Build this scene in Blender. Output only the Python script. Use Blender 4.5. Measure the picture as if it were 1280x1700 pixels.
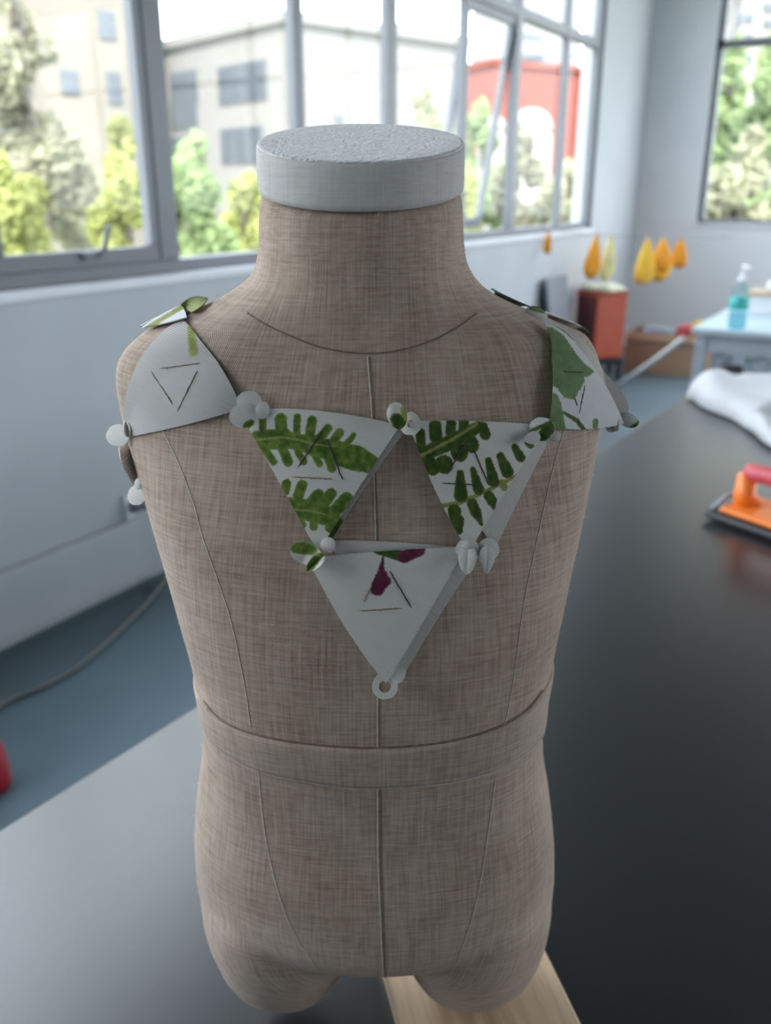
import bpy, bmesh, math, random
import numpy as np
from mathutils import Vector, Matrix
from mathutils.bvhtree import BVHTree

random.seed(7); rng = np.random.default_rng(7)
sc = bpy.context.scene
for o in list(bpy.data.objects): bpy.data.objects.remove(o)
C = sc.collection

# ------------------------------------------------------------------ camera, world, light
F = 1463.0; PITCH = math.radians(20.1); TH = math.radians(30.8); CH = 1.34
sp, cp = math.sin(PITCH), math.cos(PITCH); st, ct = math.sin(TH), math.cos(TH)
cam = bpy.data.cameras.new('camera'); cam_o = bpy.data.objects.new('camera', cam); C.objects.link(cam_o)
cam.sensor_fit = 'VERTICAL'; cam.sensor_height = 24.0; cam.lens = F / 1700 * 24
cam.clip_start = 0.02; cam.clip_end = 400
cam_o.location = (0, 0, CH); cam_o.rotation_euler = (math.pi/2 - PITCH, 0, TH)
cam.dof.use_dof = True; cam.dof.focus_distance = 0.41; cam.dof.aperture_fstop = 5.6
sc.camera = cam_o

sc.view_settings.view_transform = 'Standard'; sc.view_settings.look = 'None'
sc.view_settings.gamma = 1.0; sc.view_settings.use_curve_mapping = False
sc.view_settings.exposure = 0.95
SKY = 4.2
w = bpy.data.worlds.new('sky'); sc.world = w; w.use_nodes = True
nt = w.node_tree; bg = nt.nodes['Background']
tc = nt.nodes.new('ShaderNodeTexCoord'); sx = nt.nodes.new('ShaderNodeSeparateXYZ')
rp = nt.nodes.new('ShaderNodeValToRGB')
nt.links.new(tc.outputs['Generated'], sx.inputs[0]); nt.links.new(sx.outputs['Z'], rp.inputs[0])
nt.links.new(rp.outputs[0], bg.inputs[0])
rp.color_ramp.elements[0].color = (0.88, 0.94, 1.0, 1); rp.color_ramp.elements[1].color = (0.78, 0.88, 1.0, 1)
bg.inputs[1].default_value = SKY
sun = bpy.data.lights.new('sun', 'SUN'); sun_o = bpy.data.objects.new('sun', sun); C.objects.link(sun_o)
sun.energy = 7.0; sun.angle = math.radians(3); sun.color = (1.0, 0.95, 0.85)
sun_o.rotation_euler = Vector((-0.30, 0.62, -0.72)).to_track_quat('-Z', 'Y').to_euler()

def portal(name, loc, rot, sx_, sy_):
    l = bpy.data.lights.new(name, 'AREA'); l.shape = 'RECTANGLE'; l.size = sx_; l.size_y = sy_
    l.cycles.is_portal = True
    o = bpy.data.objects.new(name, l); C.objects.link(o); o.location = loc; o.rotation_euler = rot
cy = sc.cycles
cy.max_bounces = 10; cy.diffuse_bounces = 6; cy.glossy_bounces = 4; cy.transparent_max_bounces = 12
cy.transmission_bounces = 6
cy.caustics_reflective = False; cy.caustics_refractive = False; cy.sample_clamp_indirect = 6.0

# ------------------------------------------------------------------ geometry helpers
def ray(px, py):
    r = (px-640)/F; u = (850-py)/F
    return r, cp+u*sp, -sp+u*cp                     # right, forward, up
def wray(px, py):
    r, f, v = ray(px, py)
    return Vector((r*ct - f*st, r*st + f*ct, v))
CAM = Vector((0, 0, CH))
def onx(px, py, X): d = wray(px, py); return CAM + d*(X/d.x)
def ony(px, py, Y): d = wray(px, py); return CAM + d*(Y/d.y)
def onz(px, py, Z): d = wray(px, py); return CAM + d*((Z-CH)/d.z)
def at(px, py, fwd): d = wray(px, py); return CAM + d*(fwd/ray(px, py)[1])

def setmat(o, m):
    if m is not None: o.data.materials.append(m)
def mobj(name, verts, faces, m, parent=None, smooth=False, loc=None):
    me = bpy.data.meshes.new(name); me.from_pydata([tuple(v) for v in verts], [], faces); me.update()
    o = bpy.data.objects.new(name, me); C.objects.link(o); setmat(o, m)
    if smooth: me.polygons.foreach_set('use_smooth', [True]*len(me.polygons))
    if parent: o.parent = parent
    if loc is not None: o.location = loc
    return o
def bobj(name, bm, m, parent=None, smooth=False, loc=None):
    bmesh.ops.recalc_face_normals(bm, faces=bm.faces)
    me = bpy.data.meshes.new(name); bm.to_mesh(me); bm.free()
    o = bpy.data.objects.new(name, me); C.objects.link(o); setmat(o, m)
    if smooth: me.polygons.foreach_set('use_smooth', [True]*len(me.polygons))
    if parent: o.parent = parent
    if loc is not None: o.location = loc
    return o
def box(bm, lo, hi, bev=0.0, seg=2, M=None):
    lo = Vector(lo); hi = Vector(hi)
    r = bmesh.ops.create_cube(bm, size=1.0)
    vs = r['verts']
    for v in vs:
        v.co = Vector(((lo[i]+hi[i])/2 + v.co[i]*(hi[i]-lo[i]) for i in range(3)))
    if bev > 0:
        es = list({e for v in vs for e in v.link_edges})
        rr = bmesh.ops.bevel(bm, geom=es, offset=bev, segments=seg, affect='EDGES', profile=0.5)
        vs = list({v for f in rr['faces'] for v in f.verts} | {v for v in vs if v.is_valid})
    if M is not None:
        for v in vs: v.co = M @ v.co
    return vs
def boxo(name, lo, hi, m, parent=None, bev=0.0, seg=2, M=None):
    bm = bmesh.new(); box(bm, lo, hi, bev, seg, M); return bobj(name, bm, m, parent)
def tube_data(pts, r, n=8, cap=True):
    pts = [Vector(p) for p in pts]; V = []; Fc = []
    rr = r if isinstance(r, (list, tuple)) else [r]*len(pts)
    t0 = (pts[1]-pts[0]).normalized(); a = t0.orthogonal().normalized()
    for i, p in enumerate(pts):
        t = (pts[min(i+1, len(pts)-1)] - pts[max(i-1, 0)]).normalized()
        a = (a - t*a.dot(t)).normalized(); b = t.cross(a)
        for k in range(n):
            an = 2*math.pi*k/n; V.append(p + (a*math.cos(an) + b*math.sin(an))*rr[i])
    for i in range(len(pts)-1):
        for k in range(n):
            Fc.append((i*n+k, i*n+(k+1) % n, (i+1)*n+(k+1) % n, (i+1)*n+k))
    if cap:
        Fc.append(tuple(range(n-1, -1, -1))); Fc.append(tuple((len(pts)-1)*n+k for k in range(n)))
    return V, Fc
def tube(name, pts, r, m, parent=None, n=8): V, Fc = tube_data(pts, r, n); return mobj(name, V, Fc, m, parent, True)
def lathe(name, prof, m, parent=None, n=32, loc=None):
    V = []; Fc = []
    for (r, z) in prof:
        for k in range(n): V.append((r*math.cos(2*math.pi*k/n), r*math.sin(2*math.pi*k/n), z))
    for i in range(len(prof)-1):
        for k in range(n): Fc.append((i*n+k, i*n+(k+1) % n, (i+1)*n+(k+1) % n, (i+1)*n+k))
    Fc.append(tuple(range(n-1, -1, -1))); Fc.append(tuple((len(prof)-1)*n+k for k in range(n)))
    return mobj(name, V, Fc, m, parent, True, loc)
def tag(o, label, cat, group=None, kind=None):
    o['label'] = label; o['category'] = cat
    if group: o['group'] = group
    if kind: o['kind'] = kind
    return o
def thing(name, label, cat, loc=(0, 0, 0), rotz=0.0, group=None):
    o = bpy.data.objects.new(name, None); C.objects.link(o); o.location = loc; o.rotation_euler = (0, 0, rotz)
    o.empty_display_size = 0.05
    return tag(o, label, cat, group)
def structure(o): o['kind'] = 'structure'; return o

# ------------------------------------------------------------------ materials
def mat(name, col, rough=0.6, var=0.08, scale=8.0, bump=0.0, bscale=None, metal=0.0, spec=0.5, sheen=0.0, stretch=(1, 1, 1), coat=0.0):
    m = bpy.data.materials.new(name); m.use_nodes = True; t = m.node_tree; b = t.nodes['Principled BSDF']
    c = t.nodes.new('ShaderNodeTexCoord'); mp = t.nodes.new('ShaderNodeMapping'); n = t.nodes.new('ShaderNodeTexNoise')
    mp.inputs['Scale'].default_value = stretch
    n.inputs['Scale'].default_value = scale; n.inputs['Detail'].default_value = 5
    r = t.nodes.new('ShaderNodeValToRGB')
    r.color_ramp.elements[0].position = 0.3; r.color_ramp.elements[1].position = 0.7
    r.color_ramp.elements[0].color = [c_*(1-var) for c_ in col]+[1]; r.color_ramp.elements[1].color = [min(1, c_*(1+var)) for c_ in col]+[1]
    t.links.new(c.outputs['Object'], mp.inputs[0]); t.links.new(mp.outputs[0], n.inputs['Vector'])
    t.links.new(n.outputs['Fac'], r.inputs[0]); t.links.new(r.outputs[0], b.inputs['Base Color'])
    b.inputs['Roughness'].default_value = rough; b.inputs['Metallic'].default_value = metal
    b.inputs['Specular IOR Level'].default_value = spec
    if sheen: b.inputs['Sheen Weight'].default_value = sheen; b.inputs['Sheen Roughness'].default_value = 0.5
    if coat: b.inputs['Coat Weight'].default_value = coat; b.inputs['Coat Roughness'].default_value = 0.15
    if bump:
        n2 = t.nodes.new('ShaderNodeTexNoise'); n2.inputs['Scale'].default_value = bscale or scale*6; n2.inputs['Detail'].default_value = 4
        t.links.new(mp.outputs[0], n2.inputs['Vector'])
        bp = t.nodes.new('ShaderNodeBump'); bp.inputs['Strength'].default_value = bump; bp.inputs['Distance'].default_value = 0.002
        t.links.new(n2.outputs['Fac'], bp.inputs['Height']); t.links.new(bp.outputs[0], b.inputs['Normal'])
    return m

def glass_mat(name, tint=(1, 1, 1), refl=0.06, rough=0.02):
    m = bpy.data.materials.new(name); m.use_nodes = True; t = m.node_tree; t.nodes.clear()
    o = t.nodes.new('ShaderNodeOutputMaterial'); mx = t.nodes.new('ShaderNodeMixShader')
    tr = t.nodes.new('ShaderNodeBsdfTransparent'); gl = t.nodes.new('ShaderNodeBsdfGlossy')
    tr.inputs[0].default_value = (*tint, 1); gl.inputs['Roughness'].default_value = rough
    fr = t.nodes.new('ShaderNodeLayerWeight'); fr.inputs[0].default_value = .5
    pw = t.nodes.new('ShaderNodeMath'); pw.operation = 'POWER'; pw.inputs[1].default_value = 5
    ml = t.nodes.new('ShaderNodeMath'); ml.operation = 'MULTIPLY_ADD'; ml.inputs[1].default_value = .10; ml.inputs[2].default_value = refl*.25
    t.links.new(fr.outputs['Facing'], pw.inputs[0]); t.links.new(pw.outputs[0], ml.inputs[0]); t.links.new(ml.outputs[0], mx.inputs[0])
    t.links.new(tr.outputs[0], mx.inputs[1]); t.links.new(gl.outputs[0], mx.inputs[2]); t.links.new(mx.outputs[0], o.inputs[0])
    return m

def linen_mat(name, base, light, dark, sheen=0.35):
    """woven linen on UV (metres): vertical and horizontal slub threads plus a fine plain weave"""
    m = bpy.data.materials.new(name); m.use_nodes = True; t = m.node_tree; b = t.nodes['Principled BSDF']
    L = t.links.new; N = t.nodes.new
    uv = N('ShaderNodeUVMap'); uv.uv_map = 'UVMap'
    def noise(sx_, sy_, detail=2.0, off=0.0):
        mp = N('ShaderNodeMapping'); mp.inputs['Scale'].default_value = (sx_, sy_, 1); mp.inputs['Location'].default_value = (off, off*.7, off)
        n = N('ShaderNodeTexNoise'); n.inputs['Scale'].default_value = 1.0; n.inputs['Detail'].default_value = detail
        L(uv.outputs[0], mp.inputs[0]); L(mp.outputs[0], n.inputs['Vector']); return n.outputs['Fac']
    def math_(op, a, b_=None, c=None):
        k = N('ShaderNodeMath'); k.operation = op
        for i, v in enumerate((a, b_, c)):
            if v is None: continue
            if isinstance(v, (int, float)): k.inputs[i].default_value = v
            else: L(v, k.inputs[i])
        return k.outputs[0]
    vert = noise(1100, 22, 2, 3.1); hor = noise(26, 1100, 2, 7.7)
    vert2 = noise(600, 60, 2, 1.3); hor2 = noise(90, 700, 2, 5.2); patch = noise(26, 22, 3, 9)
    sep = N('ShaderNodeSeparateXYZ'); L(uv.outputs[0], sep.inputs[0])
    wu = math_('SINE', math_('MULTIPLY', sep.outputs['X'], 2*math.pi/0.00105))
    wv = math_('SINE', math_('MULTIPLY', sep.outputs['Y'], 2*math.pi/0.00105))
    weave = math_('MULTIPLY', wu, wv)
    s = math_('ADD', math_('MULTIPLY', math_('SUBTRACT', vert, .5), .62), math_('MULTIPLY', math_('SUBTRACT', hor, .5), .5))
    s = math_('ADD', s, math_('MULTIPLY', math_('SUBTRACT', vert2, .5), .42))
    s = math_('ADD', s, math_('MULTIPLY', math_('SUBTRACT', hor2, .5), .42))
    s = math_('ADD', s, math_('MULTIPLY', math_('SUBTRACT', patch, .5), .5))
    s = math_('ADD', s, math_('MULTIPLY', weave, .16))
    s = math_('ADD', s, .5)
    r = N('ShaderNodeValToRGB'); e = r.color_ramp.elements
    e[0].position = 0.08; e[0].color = (*dark, 1); e[1].position = 0.95; e[1].color = (*light, 1)
    k = e.new(0.5); k.color = (*base, 1)
    L(s, r.inputs[0]); L(r.outputs[0], b.inputs['Base Color'])
    bp = N('ShaderNodeBump'); bp.inputs['Strength'].default_value = 0.45; bp.inputs['Distance'].default_value = 0.0006
    h = math_('ADD', math_('MULTIPLY', weave, .5), math_('MULTIPLY', s, .8))
    L(h, bp.inputs['Height']); L(bp.outputs[0], b.inputs['Normal'])
    b.inputs['Roughness'].default_value = 0.9; b.inputs['Specular IOR Level'].default_value = 0.1
    b.inputs['Sheen Weight'].default_value = sheen; b.inputs['Sheen Roughness'].default_value = 0.4
    b.inputs['Sheen Tint'].default_value = (0.95, 0.93, 0.9, 1)
    return m

def print_mat(name, twill=True):
    """printed cotton: colour attribute 'print' is the ink on the cloth, twill lines are relief"""
    m = bpy.data.materials.new(name); m.use_nodes = True; t = m.node_tree; b = t.nodes['Principled BSDF']
    L = t.links.new; N = t.nodes.new
    a = N('ShaderNodeAttribute'); a.attribute_name = 'print'
    uv = N('ShaderNodeUVMap'); uv.uv_map = 'UVMap'
    mp = N('ShaderNodeMapping'); mp.inputs['Rotation'].default_value = (0, 0, math.radians(62)); mp.inputs['Scale'].default_value = (1, 1, 1)
    wv = N('ShaderNodeTexWave'); wv.inputs['Scale'].default_value = 0.088; wv.inputs['Distortion'].default_value = 0.6; wv.inputs['Detail Scale'].default_value = .5
    L(uv.outputs[0], mp.inputs[0]); L(mp.outputs[0], wv.inputs['Vector'])
    n = N('ShaderNodeTexNoise'); n.inputs['Scale'].default_value = 0.25; L(uv.outputs[0], n.inputs['Vector'])
    r = N('ShaderNodeMapRange'); r.inputs['To Min'].default_value = 0.86; r.inputs['To Max'].default_value = 1.06; L(wv.outputs['Fac'], r.inputs['Value'])
    mx = N('ShaderNodeMix'); mx.data_type = 'RGBA'; mx.blend_type = 'MULTIPLY'; mx.inputs[0].default_value = 1.0
    L(a.outputs['Color'], mx.inputs[6]); L(r.outputs[0], mx.inputs[7]); L(mx.outputs[2], b.inputs['Base Color'])
    bp = N('ShaderNodeBump'); bp.inputs['Strength'].default_value = .35; bp.inputs['Distance'].default_value = .0004
    L(wv.outputs['Fac'], bp.inputs['Height']); L(bp.outputs[0], b.inputs['Normal'])
    b.inputs['Roughness'].default_value = .85; b.inputs['Specular IOR Level'].default_value = .15; b.inputs['Sheen Weight'].default_value = .08
    return m

M = {}
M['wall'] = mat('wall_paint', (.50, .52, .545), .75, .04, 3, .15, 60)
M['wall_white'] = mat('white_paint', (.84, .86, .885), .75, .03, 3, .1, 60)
M['ceiling'] = mat('ceiling_paint', (.10, .10, .105), .8, .03, 2)  # unseen ceiling, colour made dark so the table reflects less light
M['floor'] = mat('epoxy_floor', (.105, .155, .185), .32, .12, 2.2, .05, 30)
M['frame'] = mat('frame_metal', (.15, .16, .18), .45, .06, 5, .05)
M['sill'] = mat('sill_stone', (.74, .75, .78), .4, .04, 10)
M['skirt'] = mat('skirting', (.52, .54, .57), .6, .04, 5)
M['glass'] = glass_mat('window_glass', (.97, .98, .98), .05)
M['table'] = mat('table_laminate', (.008, .009, .011), .28, .25, 300, .03, 2600, spec=.85, coat=.15)
for k_, v_ in (('Sheen Weight', .16), ('Sheen Roughness', .28), ('Coat Roughness', .3)): M['table'].node_tree.nodes['Principled BSDF'].inputs[k_].default_value = v_
M['table_edge'] = mat('table_edge', (.05, .05, .055), .5, .1, 20)
M['steel'] = mat('painted_steel', (.33, .36, .40), .45, .06, 12)
M['linen'] = linen_mat('linen', (.45, .345, .274), (.655, .545, .46), (.225, .155, .116), .26)
M['linen_band'] = linen_mat('linen_band', (.455, .355, .283), (.64, .54, .455), (.245, .172, .13))
M['linen_cap'] = linen_mat('linen_cap', (.60, .57, .55), (.70, .67, .65), (.47, .44, .42), .4)
M['felt'] = mat('felt_top', (.60, .59, .58), .95, .12, 160, .9, 420, spec=.05, sheen=.4)
M['seam'] = mat('seam_thread', (.57, .50, .44), .9, .2, 300, spec=.05)
M['seam_dark'] = mat('seam_fold', (.22, .165, .13), .95, .2, 300, spec=.02)
M['thread'] = mat('brown_thread', (.26, .175, .115), .8, .25, 400)
M['thread_dark'] = mat('dark_thread', (.055, .042, .036), .8, .25, 400)
M['fuzz'] = mat('linen_fuzz', (.62, .58, .53), .9, .1, 50)
M['print'] = print_mat('printed_cotton')
M['pine'] = mat('pine_wood', (.60, .44, .29), .5, .22, 9, .15, 60, stretch=(14, 1, 6))
M['wood2'] = mat('plain_wood', (.55, .42, .29), .55, .15, 12, stretch=(1, 8, 8))
M['white_cloth'] = mat('white_cloth', (.52, .53, .55), .8, .05, 20, .3, 90, sheen=.2)
M['orange'] = mat('orange_plastic', (.85, .21, .025), .35, .06, 15)
M['pink'] = mat('red_grip', (.62, .085, .11), .45, .08, 20)
M['black'] = mat('black_plastic', (.025, .025, .03), .4, .1, 20)
M['maroon'] = mat('maroon_plastic', (.12, .028, .03), .45, .1, 10)
M['redorange'] = mat('red_orange_plastic', (.50, .075, .03), .4, .08, 10)
M['red'] = mat('red_plastic', (.42, .012, .022), .3, .08, 10)
M['card'] = mat('cardboard', (.40, .25, .16), .8, .08, 14, .1, 80)
M['card_in'] = mat('cardboard_inside', (.30, .18, .12), .85, .08, 14)
M['yellow'] = mat('yellow_cloth', (.98, .55, .06), .8, .1, 14, .2, 60)
M['amber'] = mat('amber_cloth', (.98, .38, .03), .8, .1, 14, .2, 60)
M['lemon'] = mat('lemon_cloth', (.85, .78, .38), .8, .1, 14, .2, 60)
M['cream'] = mat('cream_cloth', (.70, .69, .52), .8, .08, 14, .2, 60)
M['bluemat'] = mat('pale_blue_top', (.52, .66, .74), .3, .05, 6)
M['teal'] = mat('teal_label', (.05, .42, .40), .5, .06, 8)
M['clear'] = glass_mat('clear_plastic', (.80, .92, .93), .09, .06)
M['liquid'] = glass_mat('blue_liquid', (.62, .80, .88), .05, .05)
M['whitep'] = mat('white_plastic', (.75, .77, .79), .4, .04, 8)
M['grey'] = mat('grey_plastic', (.22, .24, .27), .5, .06, 8)
M['cord'] = mat('grey_cord', (.14, .15, .15), .6, .08, 8)
M['palecord'] = mat('pale_strap', (.55, .54, .52), .6, .08, 8)
M['greycloth'] = mat('grey_cloth', (.33, .36, .42), .8, .1, 14)
# outdoors
M['bcream'] = mat('render_cream', (.15, .144, .136), .9, .05, .6)
M['bwhite'] = mat('render_white', (.17, .163, .155), .9, .05, .6)
M['bpeach'] = mat('render_peach', (.152, .137, .116), .9, .06, .5)
M['bred'] = mat('render_red', (.17, .042, .028), .9, .06, .5)
M['btower'] = mat('tower_concrete', (.16, .163, .168), .9, .05, .3)
M['bglass'] = mat('far_window_glass', (.055, .065, .078), .25, .15, 1.0)
M['bframe'] = mat('far_window_frame', (.10, .107, .115), .7, .05, 2)
M['ground'] = mat('ground_outside', (.16, .17, .11), .95, .3, .4)
def leaf_mat(name, col, var=.4):
    m = mat(name, col, .8, var, 1.6, spec=.15); t = m.node_tree; b = t.nodes['Principled BSDF']; out = t.nodes['Material Output']
    tr = t.nodes.new('ShaderNodeBsdfTranslucent'); mx = t.nodes.new('ShaderNodeMixShader'); mx.inputs[0].default_value = .45
    src = b.inputs['Base Color'].links[0].from_socket; t.links.new(src, tr.inputs[0])
    t.links.new(b.outputs[0], mx.inputs[1]); t.links.new(tr.outputs[0], mx.inputs[2]); t.links.new(mx.outputs[0], out.inputs[0]); return m
M['leaf_y'] = leaf_mat('leaf_yellow_green', (.29, .31, .11))
M['leaf_g'] = leaf_mat('leaf_green', (.23, .30, .14))
M['leaf_o'] = leaf_mat('leaf_olive', (.25, .245, .175))
M['leaf_p'] = leaf_mat('leaf_pale', (.29, .29, .195))
M['bark'] = mat('bark', (.15, .13, .11), .95, .2, 4)

# ------------------------------------------------------------------ room shell
XL, YF, XR, YB, ZC = -2.26, 8.04, 6.0, -4.0, 3.6
SILL = 1.065; HEAD = 3.3; WY0, WY1 = -2.6, 6.835
FX0, FX1 = -1.75, 5.2; FSILL = 1.075
structure(boxo('floor', (XL-.3, YB-.3, -.12), (XR+.3, YF+.3, 0), M['floor']))
structure(boxo('ceiling', (XL-.3, YB-.3, ZC), (XR+.3, YF+.3, ZC+.25), M['ceiling']))
bm = bmesh.new()
T = .16
box(bm, (XL-T, YB, 0), (XL, YF, SILL-.03)); box(bm, (XL-T, YB, HEAD), (XL, YF, ZC))
box(bm, (XL-T, YB, SILL-.03), (XL, WY0, HEAD)); box(bm, (XL-T, WY1, SILL-.03), (XL, YF, HEAD))
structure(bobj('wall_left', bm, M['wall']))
bm = bmesh.new()
box(bm, (XL-T, YF, 0), (XR+T, YF+T, FSILL-.03)); box(bm, (XL-T, YF, HEAD), (XR+T, YF+T, ZC))
box(bm, (XL-T, YF, FSILL-.03), (FX0, YF+T, HEAD)); box(bm, (FX1, YF, FSILL-.03), (XR+T, YF+T, HEAD))
structure(bobj('wall_far', bm, M['wall_white']))
RY0, RY1, RSILL = 1.4, 7.4, 1.0  # unseen window openings added in the right wall to light the form's front
bm = bmesh.new()
box(bm, (XR, YB, 0), (XR+T, YF, RSILL)); box(bm, (XR, YB, HEAD), (XR+T, YF, ZC)); box(bm, (XR, YB, RSILL), (XR+T, RY0, HEAD)); box(bm, (XR, RY1, RSILL), (XR+T, YF, HEAD))
structure(bobj('wall_right', bm, M['wall_white']))
structure(boxo('wall_back', (XL-T, YB-T, 0), (XR+T, YB, ZC), M['wall_white']))
# skirting step along the left wall
bm = bmesh.new(); box(bm, (XL, YB+.01, 0.035), (XL+.03, YF-.01, .255), .006)
structure(bobj('baseboard_left', bm, M['skirt']))
# window sills
structure(boxo('trim_1', (XL-.10, WY0, SILL-.03), (XL+.025, WY1, SILL), M['sill'], bev=.004))
structure(boxo('trim_2', (FX0, YF-.03, FSILL-.03), (FX1, YF+.10, FSILL), M['sill'], bev=.004))

def wbar(name, par, y0, y1, z0, z1, x0=XL-.08, x1=XL-.02): return boxo(name, (x0, y0, z0), (x1, y1, z1), M['frame'], par, bev=.004)
win = bpy.data.objects.new('window_1', None); C.objects.link(win); structure(win)
ZB = SILL; TR0, TR1 = 2.275, 2.335
mull = [(WY0, WY0+.06), (-1.0, -.93), (.35, .45), (1.60, 1.66), (2.315, 2.406), (3.127, 3.19), (3.845, 3.93), (4.63, 4.685), (5.305, 5.393), (6.146, 6.205), (6.756, WY1)]
fr = wbar('frame_rail', win, WY0, WY1, ZB, ZB+.045)
wbar('frame_rail', win, WY0, WY1, HEAD-.05, HEAD)
wbar('transom', win, WY0, WY1, TR0, TR1)
for (a, b) in mull: wbar('mullion', win, a, b, ZB+.045, HEAD-.05, XL-.062, XL-.018)
for i in range(len(mull)-1):
    y0 = mull[i][1]; y1 = mull[i+1][0]
    g = boxo('pane', (XL-.052, y0, ZB+.045), (XL-.048, y1, TR0), M['glass'], win)
    boxo('pane', (XL-.052, y0, TR1), (XL-.048, y1, HEAD-.05), M['glass'], win)
# casement sash rails of the left opening light
def sash(y0, y1, par, tilt=0.0):
    s = bpy.data.objects.new('sash', None)
    bm = bmesh.new(); xa, xb = XL-.060, XL-.022; z0 = ZB+.045; z1 = TR0
    for lo, hi in (((xa, y0, z0), (xb, y1, z0+.05)), ((xa, y0, z1-.05), (xb, y1, z1)), ((xa, y0, z0+.05), (xb, y0+.035, z1-.05)), ((xa, y1-.035, z0+.05), (xb, y1, z1-.05))):
        box(bm, lo, hi, .003)
    if tilt:
        pv = Vector(((xa+xb)/2, (y0+y1)/2, z1))
        R = Matrix.Translation(pv) @ Matrix.Rotation(tilt, 4, 'Y') @ Matrix.Translation(-pv)
        for v in bm.verts: v.co = R @ v.co
    o = bobj('sash', bm, M['frame'], par); return o
s1 = sash(1.66, 2.315, win)
h0 = onx(148, 424, XL-.02); h1 = onx(166, 412, XL-.02); h2 = onx(180, 376, XL+.03)
hv = bmesh.new(); box(hv, h0+Vector((-.015, -.03, -.012)), h0+Vector((.015, .06, .012)), .004)
hp = bobj('handle', hv, M['frame'], s1)
V, Fc = tube_data([h0+Vector((.01, .02, 0)), h1+Vector((.02, 0, 0)), h2], .009, 8); mobj('lever', V, Fc, M['frame'], s1, True)
sash(4.685, 5.305, win, math.radians(9))

win2 = bpy.data.objects.new('window_2', None); C.objects.link(win2); structure(win2)
def fbar(name, x0, x1, z0, z1): return boxo(name, (x0, YF+.02, z0), (x1, YF+.08, z1), M['frame'], win2, bev=.004)
FT0, FT1 = 2.385, 2.445
fbar('frame_rail', FX0, FX1, FSILL, FSILL+.03); fbar('frame_rail', FX0, FX1, HEAD-.05, HEAD); fbar('transom', FX0, FX1, FT0, FT1)
fm = [(FX0, FX0+.05), (-.62, -.56), (.6, .66), (1.8, 1.86), (3.0, 3.06), (4.1, 4.16), (FX1-.05, FX1)]
for a, b in fm: fbar('mullion', a, b, FSILL+.03, HEAD-.05)
for i in range(len(fm)-1):
    for z0, z1 in ((FSILL+.03, FT0), (FT1, HEAD-.05)):
        boxo('pane', (fm[i][1], YF+.048, z0), (fm[i+1][0], YF+.052, z1), M['glass'], win2)
fill_win = bpy.data.objects.new('fill_window', None); C.objects.link(fill_win); structure(fill_win)  # made-up windows out of view, added to brighten the form and far wall
ry = [RY0 + (RY1-RY0)*k/5 for k in range(6)]
for z0, z1 in ((RSILL, RSILL+.05), (2.3, 2.36), (HEAD-.05, HEAD)): boxo('frame_rail', (XR+.05, RY0, z0), (XR+.11, RY1, z1), M['frame'], fill_win)
for k in range(6): boxo('mullion', (XR+.045, ry[k]-.03, RSILL+.05), (XR+.115, ry[k]+.03, HEAD-.05), M['frame'], fill_win)
for k in range(5):
    for z0, z1 in ((RSILL+.05, 2.3), (2.36, HEAD-.05)): boxo('pane', (XR+.078, ry[k]+.03, z0), (XR+.082, ry[k+1]-.03, z1), M['glass'], fill_win)
portal('portal_right', (XR+.22, (RY0+RY1)/2, (RSILL+HEAD)/2), (0, math.pi/2, 0), HEAD-RSILL, RY1-RY0)
portal('portal_left', (XL-.2, (WY0+WY1)/2, (SILL+HEAD)/2), (0, -math.pi/2, 0), HEAD-SILL, WY1-WY0)
portal('portal_far', ((FX0+FX1)/2, YF+.2, (FSILL+HEAD)/2), (-math.pi/2, 0, 0), FX1-FX0, HEAD-FSILL)

# wall socket and cord on the left skirting, red canister on the floor
sk = thing('wall_socket', 'grey socket plate on the wall above the skirting, cord plugged in', 'socket', (XL, 2.05, .30))
boxo('plate', (0, -.045, -.045), (.012, .045, .045), M['whitep'], sk, bev=.004); boxo('plug', (.012, -.02, -.02), (.045, .02, .02), M['grey'], sk, bev=.005)
cpts = [Vector((XL+.045, 2.05, .30)), Vector((XL+.09, 2.10, .27)), Vector((XL+.10, 2.13, .12)), Vector((XL+.08, 2.10, .02)), Vector((-2.10, 1.92, .009)), onz(150, 1090, .009), onz(80, 1135, .009), onz(20, 1160, .009), onz(-30, 1190, .009)]
def catmull(pts, n=8):
    out = []
    P_ = [pts[0]] + list(pts) + [pts[-1]]
    for i in range(1, len(P_)-2):
        p0, p1, p2, p3 = P_[i-1], P_[i], P_[i+1], P_[i+2]
        for k in range(n):
            t = k/n
            out.append(.5*((2*p1)+(-p0+p2)*t+(2*p0-5*p1+4*p2-p3)*t*t+(-p0+3*p1-3*p2+p3)*t**3))
    out.append(Vector(pts[-1])); return out
tag(tube('power_cord', catmull(cpts), .008, M['cord']), 'grey cord running from the wall socket down across the floor', 'cord')
cl = onz(-22, 1306, 0)
rc = thing('canister', 'red canister with a pale cap on the floor at the left edge', 'canister', cl)
lathe('body', [(.050, 0), (.056, .006), (.056, .05), (.050, .10), (.036, .14), (.03, .15)], M['red'], rc)
lathe('cap', [(.031, .15), (.031, .175), (.02, .185), (.02, .205), (.008, .21)], M['whitep'], rc)

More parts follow.
